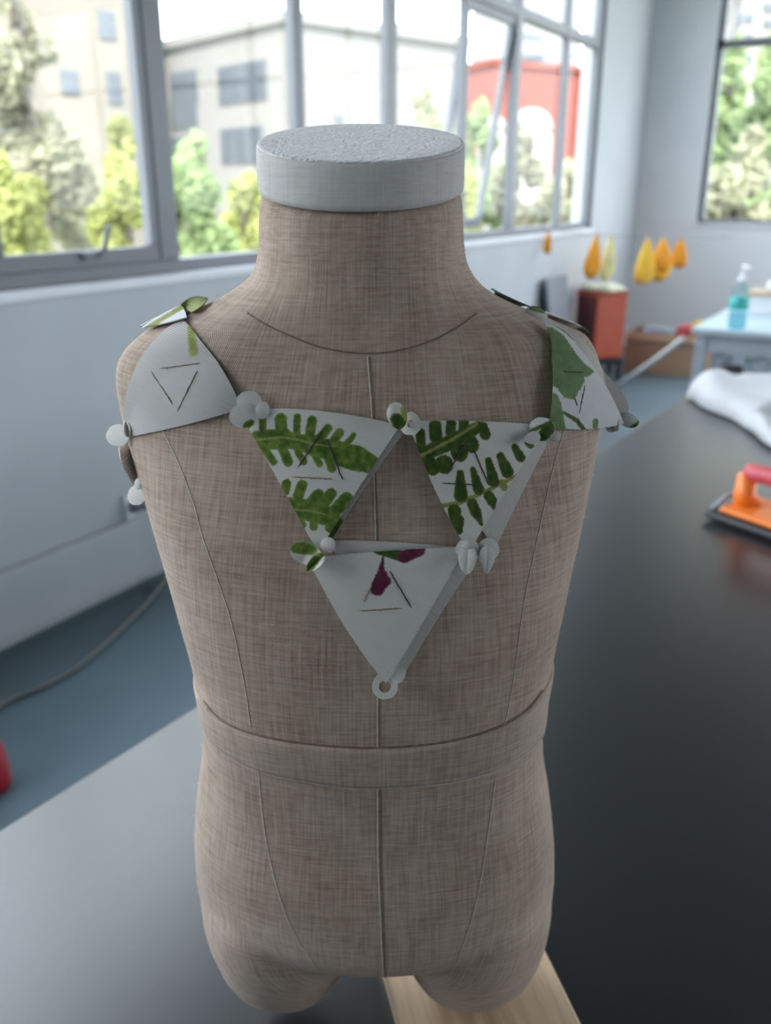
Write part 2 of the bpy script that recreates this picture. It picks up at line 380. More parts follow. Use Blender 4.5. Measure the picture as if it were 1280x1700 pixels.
# ------------------------------------------------------------------ work table
TZ = .762
tdir = (onz(985, 755, TZ) - onz(0, 1375, TZ)); tang = math.atan2(-tdir.x, tdir.y)
t_o = onz(0, 1375, TZ)
tb = thing('work_table', 'large dark grey work table under the dress form', 'table', (t_o.x, t_o.y, 0), tang)
LY0, LY1, LXW = -1.6, 2.46, 1.75
boxo('tabletop', (0, LY0, TZ-.035), (LXW, LY1, TZ), M['table'], tb, bev=.004)
boxo('apron', (.10, LY0+.10, TZ-.115), (LXW-.10, LY1-.10, TZ-.036), M['steel'], tb, bev=.004)
for lx in (.11, LXW-.16):
    for ly in (LY0+.11, LY1-.16): boxo('leg', (lx, ly, 0), (lx+.05, ly+.05, TZ-.116), M['steel'], tb, bev=.004)

# ------------------------------------------------------------------ dress form
DZ = .78                                            # top of the wooden board
DF = .467
D0 = Vector((-DF*st, DF*ct, DZ)); LC = Vector((0, -DF, CH-DZ))
def L2W(p): return Vector((D0.x + p[0]*ct - p[1]*st, D0.y + p[0]*st + p[1]*ct, D0.z + p[2]))
def lplane(px, py, Y=0.0):
    r, f, v = ray(px, py); t = (DF+Y)/f; return Vector((r*t, Y, LC.z + v*t))
silL = [(432, 322), (431, 380), (428, 430), (418, 460), (394, 476), (347, 503), (305, 520), (255, 540), (228, 556), (205, 578), (193, 597), (188, 620), (191, 655), (201, 700), (215, 745), (234, 796), (254, 850), (271, 901), (289, 958), (305, 1010), (325, 1075), (335, 1124), (341, 1190), (335, 1247), (328, 1297), (324, 1360), (325, 1435), (336, 1525), (353, 1604), (376, 1654), (409, 1688)]
silR = [(768, 322), (769, 380), (773, 430), (787, 460), (811, 483), (869, 511), (920, 530), (971, 550), (985, 567), (997, 592), (1006, 628), (1008, 660), (1004, 700), (990, 765), (971, 835), (951, 913), (940, 960), (921, 1040), (905, 1120), (899, 1182), (901, 1232), (911, 1289), (920, 1367), (923, 1446), (918, 1525), (910, 1587), (899, 1615), (876, 1660), (842, 1688)]
def curve_from(sil):
    p = sorted([(lplane(*q).z, lplane(*q).x) for q in sil]); return np.array([a for a, _ in p]), np.array([b for _, b in p])
zL, xL = curve_from(silL); zR, xR = curve_from(silR)
fz = np.array([.0, .03, .06, .10, .14, .18, .22, .26, .30, .34, .38, .42, .445, .465, .485, .50, .53, .57])
fd = np.array([.060, .070, .078, .083, .085, .083, .078, .077, .080, .081, .078, .073, .070, .064, .055, .050, .0475, .047])   # half depth
fy = np.array([.034, .030, .020, .008, .0, .0, .0, -.002, -.002, .0, .002, .004, .004, .003, .0, -.002, -.003, -.004])               # depth centre
hd = lambda z: float(np.interp(z, fz, fd)); yc = lambda z: float(np.interp(z, fz, fy))
def ext(z):
    a = float(np.interp(z, zL, xL)); b = float(np.interp(z, zR, xR))
    k = math.sqrt(1-(hd(z)/DF)**2); c = (a+b)/2
    return c+(a-c)*k, c+(b-c)*k
def smooth(a, b, x): t = min(1, max(0, (x-a)/(b-a))); return t*t*(3-2*t)
def ring(cx, cy_, a, b, z, n=72, e=2.25, shear=0.0):
    out = []
    for k in range(n):
        th = 2*math.pi*k/n; c, s = math.cos(th), math.sin(th)
        x = a*math.copysign(abs(c)**(2/e), c); y = b*math.copysign(abs(s)**(2/e), s)
        out.append((cx+x, cy_+y, z + shear*y))
    return out
def loft(rings):
    n = len(rings[0]); V = [v for r in rings for v in r]; Fc = []
    for i in range(len(rings)-1):
        for k in range(n): Fc.append((i*n+k, i*n+(k+1) % n, (i+1)*n+(k+1) % n, (i+1)*n+k))
    Fc.append(tuple(range(n-1, -1, -1))); Fc.append(tuple((len(rings)-1)*n+k for k in range(n)))
    return V, Fc
CAPT = math.tan(math.radians(12.7))
rings = []
for z in list(np.arange(.0775, .44, .006)) + list(np.arange(.44, .5, .002)) + list(np.arange(.5, .5635, .005)):
    l, r = ext(z); e = 2.0 + .5*smooth(.12, .2, z)*(1-smooth(.38, .45, z))
    q = math.sqrt(max(.0004, 1-max(0, (.160-z)/.0835)**2))             # bowl shaped underside between the legs
    k = 1.0 if z > .115 else .72 + .28*smooth(.075, .115, z)
    rings.append(ring((l+r)/2, yc(z), (r-l)/2*k, hd(z)*max(q, .05), z, 72, e, CAPT*smooth(.5, .56, z)))
V, Fc = loft(rings)
for side in (-1, 1):
    rr = []
    for z in [0.0, .0012, .003, .006, .010, .015, .021, .028, .037, .047, .058, .072, .09, .11, .135, .16, .185]:
        l, r = ext(max(z, .012)); out = l if side < 0 else r
        inn = side*np.interp(z, [0, .01, .02, .03, .045, .06, .075, .09, .11, .19], [.036, .031, .027, .024, .020, .016, .011, .006, .004, .012]) - .006
        rd = max(.12, math.sqrt(1-max(0, (.056-z)/.056)**2)); rx_ = max(.3, math.sqrt(1-max(0, (.022-z)/.022)**2))
        out = out*(1-.10*smooth(.12, .185, z)); c = (out+inn)/2; rr.append(ring(c, yc(z)+.002, abs(out-inn)/2*rx_, np.interp(z, [0, .05, .09, .12, .16, .19], [.054, .058, .068, .073, .070, .050])*rd, z, 48, 2.1))
    V2, F2 = loft(rr); o = len(V); V = V + V2; Fc = Fc + [tuple(i+o for i in f) for f in F2]
tmp = mobj('tmp', V, Fc, None)
md = tmp.modifiers.new('r', 'REMESH'); md.mode = 'VOXEL'; md.voxel_size = .0026; md.use_smooth_shade = True
md = tmp.modifiers.new('s', 'SMOOTH'); md.factor = .5; md.iterations = 14
dg = bpy.context.evaluated_depsgraph_get(); bme = bpy.data.meshes.new_from_object(tmp.evaluated_get(dg)); bpy.data.objects.remove(tmp)
bme.name = 'body'; bme.polygons.foreach_set('use_smooth', [True]*len(bme.polygons))
co = np.empty(len(bme.vertices)*3); bme.vertices.foreach_get('co', co); co = co.reshape(-1, 3)
li = np.empty(len(bme.loops), dtype=np.int32); bme.loops.foreach_get('vertex_index', li)
def uv_of(co):
    a = np.arctan2(co[:, 0], -(co[:, 1]+.0)); return np.stack([a*.105, co[:, 2]], 1)
uvl = bme.uv_layers.new(name='UVMap'); uvl.data.foreach_set('uv', uv_of(co)[li].ravel().astype(np.float32))
form = thing('dress_form', 'linen covered child dress form standing on the dark table', 'dress form', D0, TH)
body = bpy.data.objects.new('body', bme); C.objects.link(body); body.parent = form; setmat(body, M['linen'])
bvh = BVHTree.FromPolygons([Vector(c) for c in co], [tuple(p.vertices) for p in bme.polygons])
def hit(px, py):
    """surface point, normal, and viewing ray parameter under a photo pixel (local form space)"""
    x = px
    for k in range(60):
        d = Vector(ray(x, py)); p, n, i, dist = bvh.ray_cast(LC, d.normalized())
        if p is not None:
            if k == 0: return p, n, (p-LC).length/d.length
            d0 = Vector(ray(px, py)); t = (p.y-LC.y)/d0.y
            return LC+d0*t, n, t
        x += 3 if px < 610 else -3
    p = lplane(px, py); return p, Vector((0, -1, 0)), (p-LC).length/Vector(ray(px, py)).length
def seam(pts, r, m, name='seam', lift=.0):
    P_ = catmull([Vector((a, b, 0)) for a, b in pts], 10); hp_ = [hit(q.x, q.y) for q in P_]; V = []; Fc = []
    for k, (p, n, _) in enumerate(hp_):
        t = (hp_[min(k+1, len(hp_)-1)][0]-hp_[max(k-1, 0)][0]).normalized(); sd = n.cross(t).normalized()*r
        V += [p-sd+n*.0001, p-sd*.5+n*(.0003+lift), p+sd*.5+n*(.0003+lift), p+sd+n*.0001]
    for k in range(len(hp_)-1):
        for i in range(3): Fc.append((k*4+i, k*4+i+1, k*4+i+5, k*4+i+4))
    return mobj(name, V, Fc, m, form, True)
seam([(411, 520), (442, 539), (483, 558), (535, 577), (593, 586), (648, 584), (710, 568), (758, 544), (792, 520)], .00045, M['seam_dark'], lift=.0)
seam([(613, 592), (617, 640), (621, 700), (624, 800), (627, 900), (630, 1050), (630, 1240)], .00050, M['seam_dark'])
seam([(610, 592), (614, 640), (618, 700), (621, 800), (624, 900), (627, 1050), (627, 1240)], .00040, M['seam'])
seam([(631, 1306), (632, 1430), (636, 1530), (640, 1622)], .0006, M['seam_dark'])
seam([(627, 1306), (628, 1430), (632, 1530), (636, 1618)], .0004, M['seam'])
seam([(262, 700), (269, 714), (293, 761), (320, 831), (336, 890), (359, 956), (383, 1029), (405, 1132), (416, 1205)], .00040, M['seam'])
seam([(429, 1283), (443, 1401), (477, 1525), (527, 1609)], .00045, M['seam'])
seam([(940, 700), (920, 772), (905, 835), (889, 909), (870, 1000), (852, 1130), (838, 1205)], .00035, M['seam'])
seam([(823, 1289), (797, 1469), (769, 1570), (745, 1625)], .0004, M['seam'])
seam([(339, 1163), (360, 1188), (392, 1208), (449, 1225), (533, 1237), (629, 1241), (730, 1233), (814, 1211), (870, 1180), (899, 1146)], .0006, M['seam_dark'])
seam([(345, 1219), (360, 1239), (381, 1255), (437, 1283), (561, 1306), (629, 1309), (730, 1302), (814, 1283), (870, 1252), (899, 1224)], .0007, M['seam'])
# waist band, one raised strip round the waist
btop = [(339, 1165), (360, 1190), (392, 1210), (449, 1227), (533, 1239), (629, 1243), (730, 1235), (814, 1213), (870, 1182), (899, 1148)]
bbot = [(345, 1216), (360, 1236), (381, 1252), (437, 1280), (561, 1303), (629, 1306), (730, 1299), (814, 1280), (870, 1249), (899, 1221)]
def zof(pts):
    A = []
    for q in catmull([Vector((a, b, 0)) for a, b in pts], 6):
        p, n, _ = hit(q.x, q.y); A.append((math.atan2(p.x, -p.y), p.z))
    A.sort(); return np.array([a for a, _ in A]), np.array([z for _, z in A])
ta, tz = zof(btop); ba, bz = zof(bbot)
def surf(th, z, off):
    d = Vector((math.sin(th), -math.cos(th), 0)); p, n, i, dist = bvh.ray_cast(Vector((0, 0, z)) + d*.4, -d)
    if p is None: return Vector((0, 0, z)) + d*.1
    return p + n*off
V = []; Fc = []; NB = 160; prof = [(0, .0002), (.0, .0014), (.12, .0017), (.5, .0016), (.88, .0017), (1.0, .0014), (1.0, .0002)]
for k in range(NB):
    th = -math.pi + 2*math.pi*k/NB
    zt = float(np.interp(th, ta, tz, period=None)); zb = float(np.interp(th, ba, bz))
    back = max(0, (abs(th)-1.45)/(math.pi-1.45)); zt = zt*(1-back) + back*.5*(tz[0]+tz[-1]); zb = zb*(1-back) + back*.5*(bz[0]+bz[-1])
    for f_, off in prof: V.append(surf(th, zb+(zt-zb)*f_, off))
m_ = len(prof)
for k in range(NB):
    for i in range(m_-1): Fc.append((k*m_+i, ((k+1) % NB)*m_+i, ((k+1) % NB)*m_+i+1, k*m_+i+1))
wb = mobj('waistband', V, Fc, M['linen_band'], form, True)
cw = np.array([tuple(v) for v in V]); lw = np.empty(len(wb.data.loops), dtype=np.int32); wb.data.loops.foreach_get('vertex_index', lw)
wb.data.uv_layers.new(name='UVMap').data.foreach_set('uv', (uv_of(cw)[lw]+np.array([.37, .11])).ravel().astype(np.float32))
# neck cap: slanted lighter drum with a felt top
cl_, cr_ = lplane(427, 250).x, lplane(771, 250).x
ccx = (cl_+cr_)/2; ca = (cr_-cl_)/2*.994; cb = .0485; ccy = -.003; cz = .5615
def tilt(rg): return [(x, y, z + CAPT*(y-ccy)) for x, y, z in rg]
caprings = [tilt(ring(ccx, ccy, ca*k, cb*k, cz+h, 96, 2.05)) for k, h in ((.95, -.0005), (1.0, .0), (1.004, .003), (1.002, .012), (1.0, .0185), (.995, .0197))]
V, Fc = loft(caprings); cap = mobj('neck_cap', V, Fc, M['linen_cap'], form, True)
cw = np.array([tuple(v) for v in V]); lw = np.empty(len(cap.data.loops), dtype=np.int32); cap.data.loops.foreach_get('vertex_index', lw)
cap.data.uv_layers.new(name='UVMap').data.foreach_set('uv', (uv_of(cw)[lw]+np.array([.21, .5])).ravel().astype(np.float32))
toprings = [tilt(ring(ccx, ccy, ca*k, cb*k, cz+h, 96, 2.05)) for k, h in ((.992, .0195), (.985, .0206), (.95, .0208), (.7, .0208), (.35, .0208), (.04, .0208))]
V, Fc = loft(toprings); mobj('felt_top', V, Fc, M['felt'], cap, True)
# loose fuzz fibres standing off the linen (uncountable)
V = []; Fc = []
nv = len(co)
nrm = np.empty(nv*3); bme.vertices.foreach_get('normal', nrm); nrm = nrm.reshape(-1, 3)
for k in range(9000):
    i = int(rng.integers(nv)); p = Vector(co[i]); n = Vector(nrm[i])
    up = smooth(.1, .5, p.z)
    if n.z < -.5: continue
    ln = rng.uniform(.0008, .0026)*(.6+.6*up)
    d = (n + Vector(rng.normal(0, .55, 3))).normalized(); s = d.orthogonal().normalized()*.00005
    q = p + d*ln*.55; e = q + (d+Vector(rng.normal(0, .6, 3))).normalized()*ln*.5
    b0 = len(V); V += [p-s, p+s, q+s, q-s, e]; Fc += [(b0, b0+1, b0+2, b0+3), (b0+3, b0+2, b0+4)]
fz_ = mobj('fuzz', V, Fc, M['fuzz'], form); fz_['kind'] = 'stuff'
for pts in ([(628, 345), (630, 352), (627, 362)], [(456, 318), (452, 325), (450, 331)]):
    out = []
    for k, (a, b) in enumerate(pts): p, n, _ = hit(a, b); out.append(p + n*(.0006+.0012*k))
    V, Fc = tube_data(out, .00018, 5); mobj('loose_thread', V, Fc, M['fuzz'], form, True)

# wooden board under the form
pc = [onz(645, 1630, DZ), onz(665, 1700, DZ), onz(910, 1585, DZ), onz(965, 1700, DZ)]
pd = ((pc[2]-pc[3]).normalized() + (pc[0]-pc[1]).normalized()).normalized(); pd.z = 0; pd.normalize()
pn = Vector((pd.y, -pd.x, 0))
wl = (pc[0]-D0).dot(pn); wr = (pc[2]-D0).dot(pn)
bang = math.atan2(-pd.x, pd.y)
bd = thing('wooden_board', 'pale pine board lying on the table under the dress form', 'board', (D0.x, D0.y, TZ), bang)
boxo('plank', (wl, -.16, 0), (wr, .22, DZ-TZ-.0005), M['pine'], bd, bev=.002)

# ------------------------------------------------------------------ printed fabric patches
def vnoise(x, y, s, seed):
    r = np.random.default_rng(seed).random((64, 64)); X = x/s; Y = y/s
    i = np.floor(X).astype(int); j = np.floor(Y).astype(int); fx = X-i; fy_ = Y-j
    fx = fx*fx*(3-2*fx); fy_ = fy_*fy_*(3-2*fy_)
    g = lambda a, b: r[a % 64, b % 64]
    return (g(i, j)*(1-fx)+g(i+1, j)*fx)*(1-fy_)+(g(i, j+1)*(1-fx)+g(i+1, j+1)*fx)*fy_
def capsule(x, y, a, b, ra, rb=None):
    rb = ra if rb is None else rb
    dx, dy = b[0]-a[0], b[1]-a[1]; L2 = dx*dx+dy*dy+1e-9
    t = np.clip(((x-a[0])*dx+(y-a[1])*dy)/L2, 0, 1)
    return np.hypot(x-a[0]-t*dx, y-a[1]-t*dy) - (ra+(rb-ra)*t)
def polygon(x, y, pts):
    d = np.full(x.shape, 1e9); ins = np.zeros(x.shape, bool); n = len(pts)
    for i in range(n):
        a, b = pts[i], pts[(i+1) % n]; d = np.minimum(d, capsule(x, y, a, b, 0))
        c = ((a[1] > y) != (b[1] > y)) & (x < (b[0]-a[0])*(y-a[1])/(b[1]-a[1]+1e-9)+a[0]); ins ^= c
    return np.where(ins, -d, d)
WHITE = np.array([.73, .705, .665])
class Print:
    """ink shapes on cloth, given in the units of one close-up of the photograph"""
    def __init__(s, ox, oy, k, base=WHITE): s.o = (ox, oy, k); s.L = []; s.base = base
    def add(s, kind, *a): s.L.append((kind, a)); return s
    def __call__(s, px, py):
        ox, oy, k = s.o; x = (px-ox)*k; y = (py-oy)*k
        col = np.repeat(s.base[None], len(px), 0)
        jx = (vnoise(px, py, 3.0, 5)-.5)*1.6*k; jy = (vnoise(px+31, py, 3.0, 6)-.5)*1.6*k
        x = x+jx; y = y+jy
        tone = vnoise(px, py, 9, 3)*.65+vnoise(px, py, 4, 4)*.35
        for kind, a in s.L:
            pal, shapes = a
            d = np.full(x.shape, 1e9)
            for sh in shapes:
                if sh[0] == 'c': dd = capsule(x, y, sh[1], sh[2], *sh[3:])
                else: dd = polygon(x, y, sh[1])
                d = np.minimum(d, dd)
            m = np.clip(.5 - d/(1.6*k), 0, 1)[:, None]
            edge = np.clip(1 + d/(4.0*k), 0, 1)[:, None]          # ink is paler towards its rim
            lo, mid, hi = (np.array(c) for c in PAL[pal])
            tn = tone[:, None]
            ink = np.where(tn < .5, lo+(mid-lo)*tn*2, mid+(hi-mid)*(tn*2-1))
            ink = ink*(1-.55*edge) + hi*(.55*edge)
            col = col*(1-m) + ink*m
        return col
PAL = {'g': ((.045, .095, .022), (.105, .185, .03), (.24, .33, .075)),
       'dg': ((.022, .052, .010), (.055, .10, .018), (.115, .165, .04)),
       'y': ((.22, .24, .06), (.27, .29, .08), (.36, .37, .14)),
       'p': ((.085, .012, .03), (.13, .022, .05), (.19, .05, .085)),
       'lg': ((.10, .17, .075), (.15, .23, .10), (.21, .29, .14))}
c_ = lambda a, b, r, r2=None: ('c', a, b, r, r if r2 is None else r2)
fernA = Print(380, 640, 4.267)
fernA.add('ink', 'g', [c_((240, 245), (240, 350), 28), c_((370, 238), (375, 340), 44), c_((485, 222), (480, 345), 27), c_((590, 248), (572, 370), 36), c_((702, 305), (620, 395), 32), c_((785, 332), (735, 400), 32), c_((885, 352), (815, 430), 22), c_((155, 262), (120, 290), 25),
    c_((190, 350), (400, 345), 30, 45), c_((215, 420), (390, 410), 35, 45), c_((400, 380), (580, 420), 60, 62), c_((560, 420), (780, 470), 62, 80), c_((760, 470), (985, 560), 80, 62), ('p', [(760, 390), (940, 430), (1075, 525), (1000, 620), (880, 605), (740, 560)]),
    c_((250, 440), (318, 540), 28), c_((375, 430), (420, 540), 36), c_((490, 470), (532, 540), 26), c_((600, 470), (642, 555), 26), c_((690, 480), (730, 588), 32)])
fernA.add('ink', 'y', [c_((180, 385), (370, 366), 8), c_((370, 366), (500, 385), 8), c_((500, 385), (600, 415), 8), c_((600, 415), (750, 435), 7, 3)])
fernA.add('ink', 'g', [c_((410, 695), (400, 745), 34), c_((520, 705), (485, 800), 38), c_((635, 770), (560, 850), 40), c_((725, 765), (640, 880), 40), c_((835, 800), (740, 900), 48), c_((430, 850), (600, 890), 60, 80), c_((600, 890), (720, 930), 80, 70), c_((505, 930), (520, 985), 30), c_((600, 920), (602, 1000), 30), c_((725, 950), (720, 1005), 40)])
fernA.add('ink', 'y', [c_((430, 875), (600, 890), 8), c_((600, 890), (680, 912), 8, 4)])
fernB = Print(660, 650, 4.571)
fernB.add('ink', 'y', [c_((60, 330), (330, 920), 26)])
fernB.add('ink', 'dg', [c_((172, 315), (180, 430), 38), c_((285, 262), (290, 345), 50), c_((405, 240), (400, 310), 40), c_((500, 230), (500, 300), 40), c_((645, 270), (665, 330), 40), c_((180, 480), (400, 385), 55, 60), c_((400, 385), (610, 270), 60, 45), c_((235, 540), (265, 580), 58), c_((350, 545), (355, 560), 66), c_((465, 450), (470, 470), 64), c_((555, 390), (560, 410), 58)])
fernB.add('ink', 'y', [c_((165, 492), (420, 360), 11), c_((420, 360), (600, 245), 11)])
fernB.add('ink', 'y', [c_((305, 872), (480, 842), 17), c_((480, 842), (700, 740), 16), c_((700, 740), (900, 640), 14), c_((790, 690), (810, 730), 28)])
fernB.add('ink', 'dg', [c_((475, 620), (480, 785), 28, 55), c_((570, 590), (612, 740), 22, 44), c_((688, 525), (728, 680), 28, 46), c_((778, 490), (832, 610), 32, 48), c_((888, 425), (930, 500), 30, 38), c_((985, 390), (1010, 410), 25), c_((430, 905), (440, 960), 52, 48), c_((450, 980), (465, 1060), 56, 30), c_((565, 850), (590, 910), 40, 42), c_((600, 930), (635, 1005), 36, 16), c_((690, 790), (715, 830), 40, 40), c_((715, 830), (730, 890), 34, 12)])
bud = Print(440, 860, 2.783)
bud.add('ink', 'dg', [c_((520, 140), (640, 180), 26, 26)])
bud.add('ink', 'p', [c_((545, 180), (538, 235), 5, 14), c_((540, 262), (520, 325), 26, 34), c_((555, 290), (545, 300), 28), c_((645, 178), (715, 148), 30, 26)])
leafF = Print(860, 480, 5.818, np.array([.66, .66, .66]))
leafF.add('ink', 'lg', [('p', [(185, 350), (330, 375), (440, 450), (540, 600), (640, 720), (735, 800), (680, 842), (640, 850), (640, 900), (600, 965), (570, 1010), (535, 1065), (440, 1050), (380, 965), (310, 920), (290, 700), (230, 560)]), ('p', [(330, 985), (380, 1025), (412, 1100), (465, 1380), (240, 1300), (280, 1050)])])
leafF.add('ink', 'dg', [c_((440, 1195), (560, 1265), 14, 24), c_((560, 1265), (630, 1350), 24, 20)])
leafF.add('ink', 'lg', [c_((745, 1270), (740, 1340), 26)])
plain = Print(0, 0, 1.0)
plainA = Print(0, 0, 1.0, np.array([.50, .488, .475]))  # white cloth greyed in its colour to offset strong window light
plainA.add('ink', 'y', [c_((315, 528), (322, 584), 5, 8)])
back_c = Print(0, 0, 1.0, np.array([.60, .575, .55]))
backA = Print(0, 0, 1.0, np.array([.50, .47, .44])); backA.add('ink', 'dg', [c_((560, 870), (548, 900), 12)])
greenback = Print(0, 0, 1.0, np.array([.72, .73, .75])); greenback.add('ink', 'y', [c_((310, 504), (350, 499), 9), c_((238, 549), (302, 511), 4)])
darkback = Print(0, 0, 1.0, np.array([.14, .17, .10]))
rimback = Print(0, 0, 1.0, np.array([.70, .70, .68])); rimback.add('ink', 'lg', [c_((968, 545), (985, 552), 5)])

def cloth_mesh(name, P3, px, Fc, root, colfn, th=.0006, parent=None):
    W = [L2W(p) - root.location for p in P3]
    o = mobj(name, W, Fc, M['print'], parent or root, True)
    px = np.array(px, dtype=float); colr = colfn(px[:, 0], px[:, 1])
    at_ = o.data.color_attributes.new('print', 'FLOAT_COLOR', 'POINT')
    at_.data.foreach_set('color', np.concatenate([colr, np.ones((len(colr), 1))], 1).ravel().astype(np.float32))
    ll = np.empty(len(o.data.loops), dtype=np.int32); o.data.loops.foreach_get('vertex_index', ll)
    o.data.uv_layers.new(name='UVMap').data.foreach_set('uv', px[ll].ravel().astype(np.float32))
    sd = o.modifiers.new('thickness', 'SOLIDIFY'); sd.thickness = th; sd.offset = 0; es = o.modifiers.new('crisp_edge', 'EDGE_SPLIT'); es.split_angle = math.radians(50)
    return o
def point3(c, lift):
    if len(c) == 3: return Vector(c)                 # already a point on the form
    p, n, t = hit(*c); d = (LC-p).normalized(); return p + (n*.6+d*.4).normalized()*lift
def patch(name, root, corners, mids, colfn, lift=.003, n=60, clear=.0014, bulge=.0, curl=None, parent=None, hug=False):
    """bowed triangle: corners and edge mid points in photo pixels (or 3-tuples on the form), laid on the linen"""
    pc_ = [Vector((c[0], c[1], 0)) if len(c) == 2 else None for c in corners]
    A, B, C3 = (point3(c, lift) for c in corners)
    mid3 = [point3(m, lift) if m is not None else None for m in mids]
    P3 = []; px = []; idx = {}
    def quad(a, b, c, mab, mbc, mca, la, lb, lc):
        kab = (mab*4 - a - b)/2 if mab is not None else (a+b)/2      # control points of a quadratic triangle
        kbc = (mbc*4 - b - c)/2 if mbc is not None else (b+c)/2
        kca = (mca*4 - c - a)/2 if mca is not None else (c+a)/2
        return a*la*la + b*lb*lb + c*lc*lc + kab*2*la*lb + kbc*2*lb*lc + kca*2*lc*la
    for i in range(n+1):
        for j in range(n+1-i):
            la = 1-(i+j)/n; lb = i/n; lc = j/n
            p = quad(A, B, C3, *mid3, la, lb, lc)
            q, nn, k, dist = bvh.find_nearest(p)
            sgn = (p-q).dot(nn)
            if sgn < clear or hug: p = q + nn*clear
            p = p + nn*bulge*27*la*lb*lc
            if curl: p = p + nn*curl(la, lb, lc)
            idx[(i, j)] = len(P3); P3.append(p)
            d = p - LC; zc = d.y*cp - d.z*sp; up = d.y*sp + d.z*cp
            px.append((640+F*d.x/zc, 850-F*up/zc))
    Fc = []
    for i in range(n):
        for j in range(n-i):
            Fc.append((idx[(i, j)], idx[(i, j+1)], idx[(i+1, j)]))
            if j < n-i-1: Fc.append((idx[(i+1, j)], idx[(i, j+1)], idx[(i+1, j+1)]))
    return cloth_mesh(name, P3, px, Fc, root, colfn, parent=parent)
def disc(name, root, cx, cy_, rx, ry, rot=0.0, lift=.005, hole=0.0, dome=.0007, sx_=0.0, sy_=0.0, fold=0.0, colfn=plain, n=40, m=9, wob=.02, pointy=0.0, parent=None):
    """round or petal shaped cloth tab: real disc of cloth, domed, folded or pierced"""
    p, nrm_, t = hit(cx, cy_); d0 = Vector(ray(cx, cy_)); c0 = p - d0.normalized()*lift
    t = (c0-LC).length/d0.length; ca_, sa = math.cos(rot), math.sin(rot)
    P3 = []; px = []; Fc = []; ph = rng.uniform(0, 6); sx_ += rng.uniform(-.35, .35); sy_ += rng.uniform(-.45, .25)
    for i in range(m+1):
        f_ = hole + (1-hole)*i/m
        for k in range(n):
            a = 2*math.pi*k/n; w_ = 1 + wob*math.sin(3*a+ph) + wob*.6*math.sin(7*a+ph)
            u = f_*rx*math.cos(a)*w_; v = f_*ry*math.sin(a)*w_
            if pointy: u *= 1-pointy*max(0, math.sin(a))*f_
            X = cx+u*ca_-v*sa; Y = cy_+u*sa+v*ca_
            dep = dome*(1-f_*f_) + (sx_*u+sy_*v)*t/F + fold*(abs(u)/max(rx, 1))*.004
            d = Vector(ray(X, Y)); P3.append(LC + d*t - d.normalized()*dep); px.append((X, Y))
    for i in range(m):
        for k in range(n): Fc.append((i*n+k, i*n+(k+1) % n, (i+1)*n+(k+1) % n, (i+1)*n+k))
    if hole == 0: Fc.append(tuple(range(n)))
    return cloth_mesh(name, P3, px, Fc, root, colfn, th=.0008, parent=parent)
def stitch(root, a, b, m, lift=.0, over=None):
    out = []
    dg_ = bpy.context.evaluated_depsgraph_get()
    me = over.data; vs = [v.co + root.location for v in me.vertices]
    bv = BVHTree.FromPolygons(vs, [tuple(p.vertices) for p in me.polygons])
    for k in range(13):
        f_ = k/12; d = wray(a[0]+(b[0]-a[0])*f_, a[1]+(b[1]-a[1])*f_).normalized()
        p, n, i, dist = bv.ray_cast(CAM, d)
        if p is None: continue
        wob = rng.normal(0, .00008, 3)
        out.append(p - d*.00045 + Vector(wob) - root.location)
    if len(out) > 2:
        V, Fc = tube_data(out, [.00014]+[.00034]*(len(out)-2)+[.00012], 6); mobj('stitch', V, Fc, m, root, True)
GP = 'linked fabric patches on the dress form'
def proot(label, px, py):
    p, n, t = hit(px, py); return thing('fabric_patch', label, 'fabric patch', L2W(p), 0, GP)

# shoulder patch, plain white, image left
rA = proot('plain white fabric patch with a V of brown stitches on the shoulder', 300, 710)
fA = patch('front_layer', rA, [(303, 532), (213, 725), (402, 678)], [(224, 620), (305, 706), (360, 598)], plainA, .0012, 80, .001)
for a, b in (((250, 616), (287, 671)), ((327, 616), (294, 683)), ((265, 612), (332, 603))): stitch(rA, a, b, M['thread'], over=fA)
disc('tab', rA, 196, 723, 19, 18, .2, .004, sx_=.5, wob=.03); disc('tab_fold', rA, 211, 712, 6, 14, -.15, .006, fold=1)
disc('tab', rA, 414, 668, 21, 19, .3, .004)
# strap pieces going under the arm
rS = proot('thin white fabric loop with a round tab hanging under the arm edge', 228, 800)
ps = [lplane(209, 728, -.005), lplane(212, 748, -.012), lplane(222, 772, -.010), lplane(236, 796, .0)]
def ribbon(name, root, pts, wv, colfn, parent=None):
    pts = catmull(pts, 8); P3 = []; px = []; Fc = []
    for p in pts:
        for s in (-1, -.33, .33, 1): q = p + Vector(wv)*s; P3.append(q); px.append((100+q.x*2000, 100+q.z*2000))
    for i in range(len(pts)-1):
        for k in range(3): Fc.append((i*4+k, i*4+k+1, i*4+k+5, i*4+k+4))
    return cloth_mesh(name, P3, px, Fc, root, colfn, parent=parent)
ribbon('loop', rS, ps, (.0012, .010, .002), plain)
disc('tab', rS, 228, 822, 15, 17, .3, .0, sx_=.4)
disc('tab_neck', rS, 231, 803, 7, 10, .2, -.001, sx_=.4)
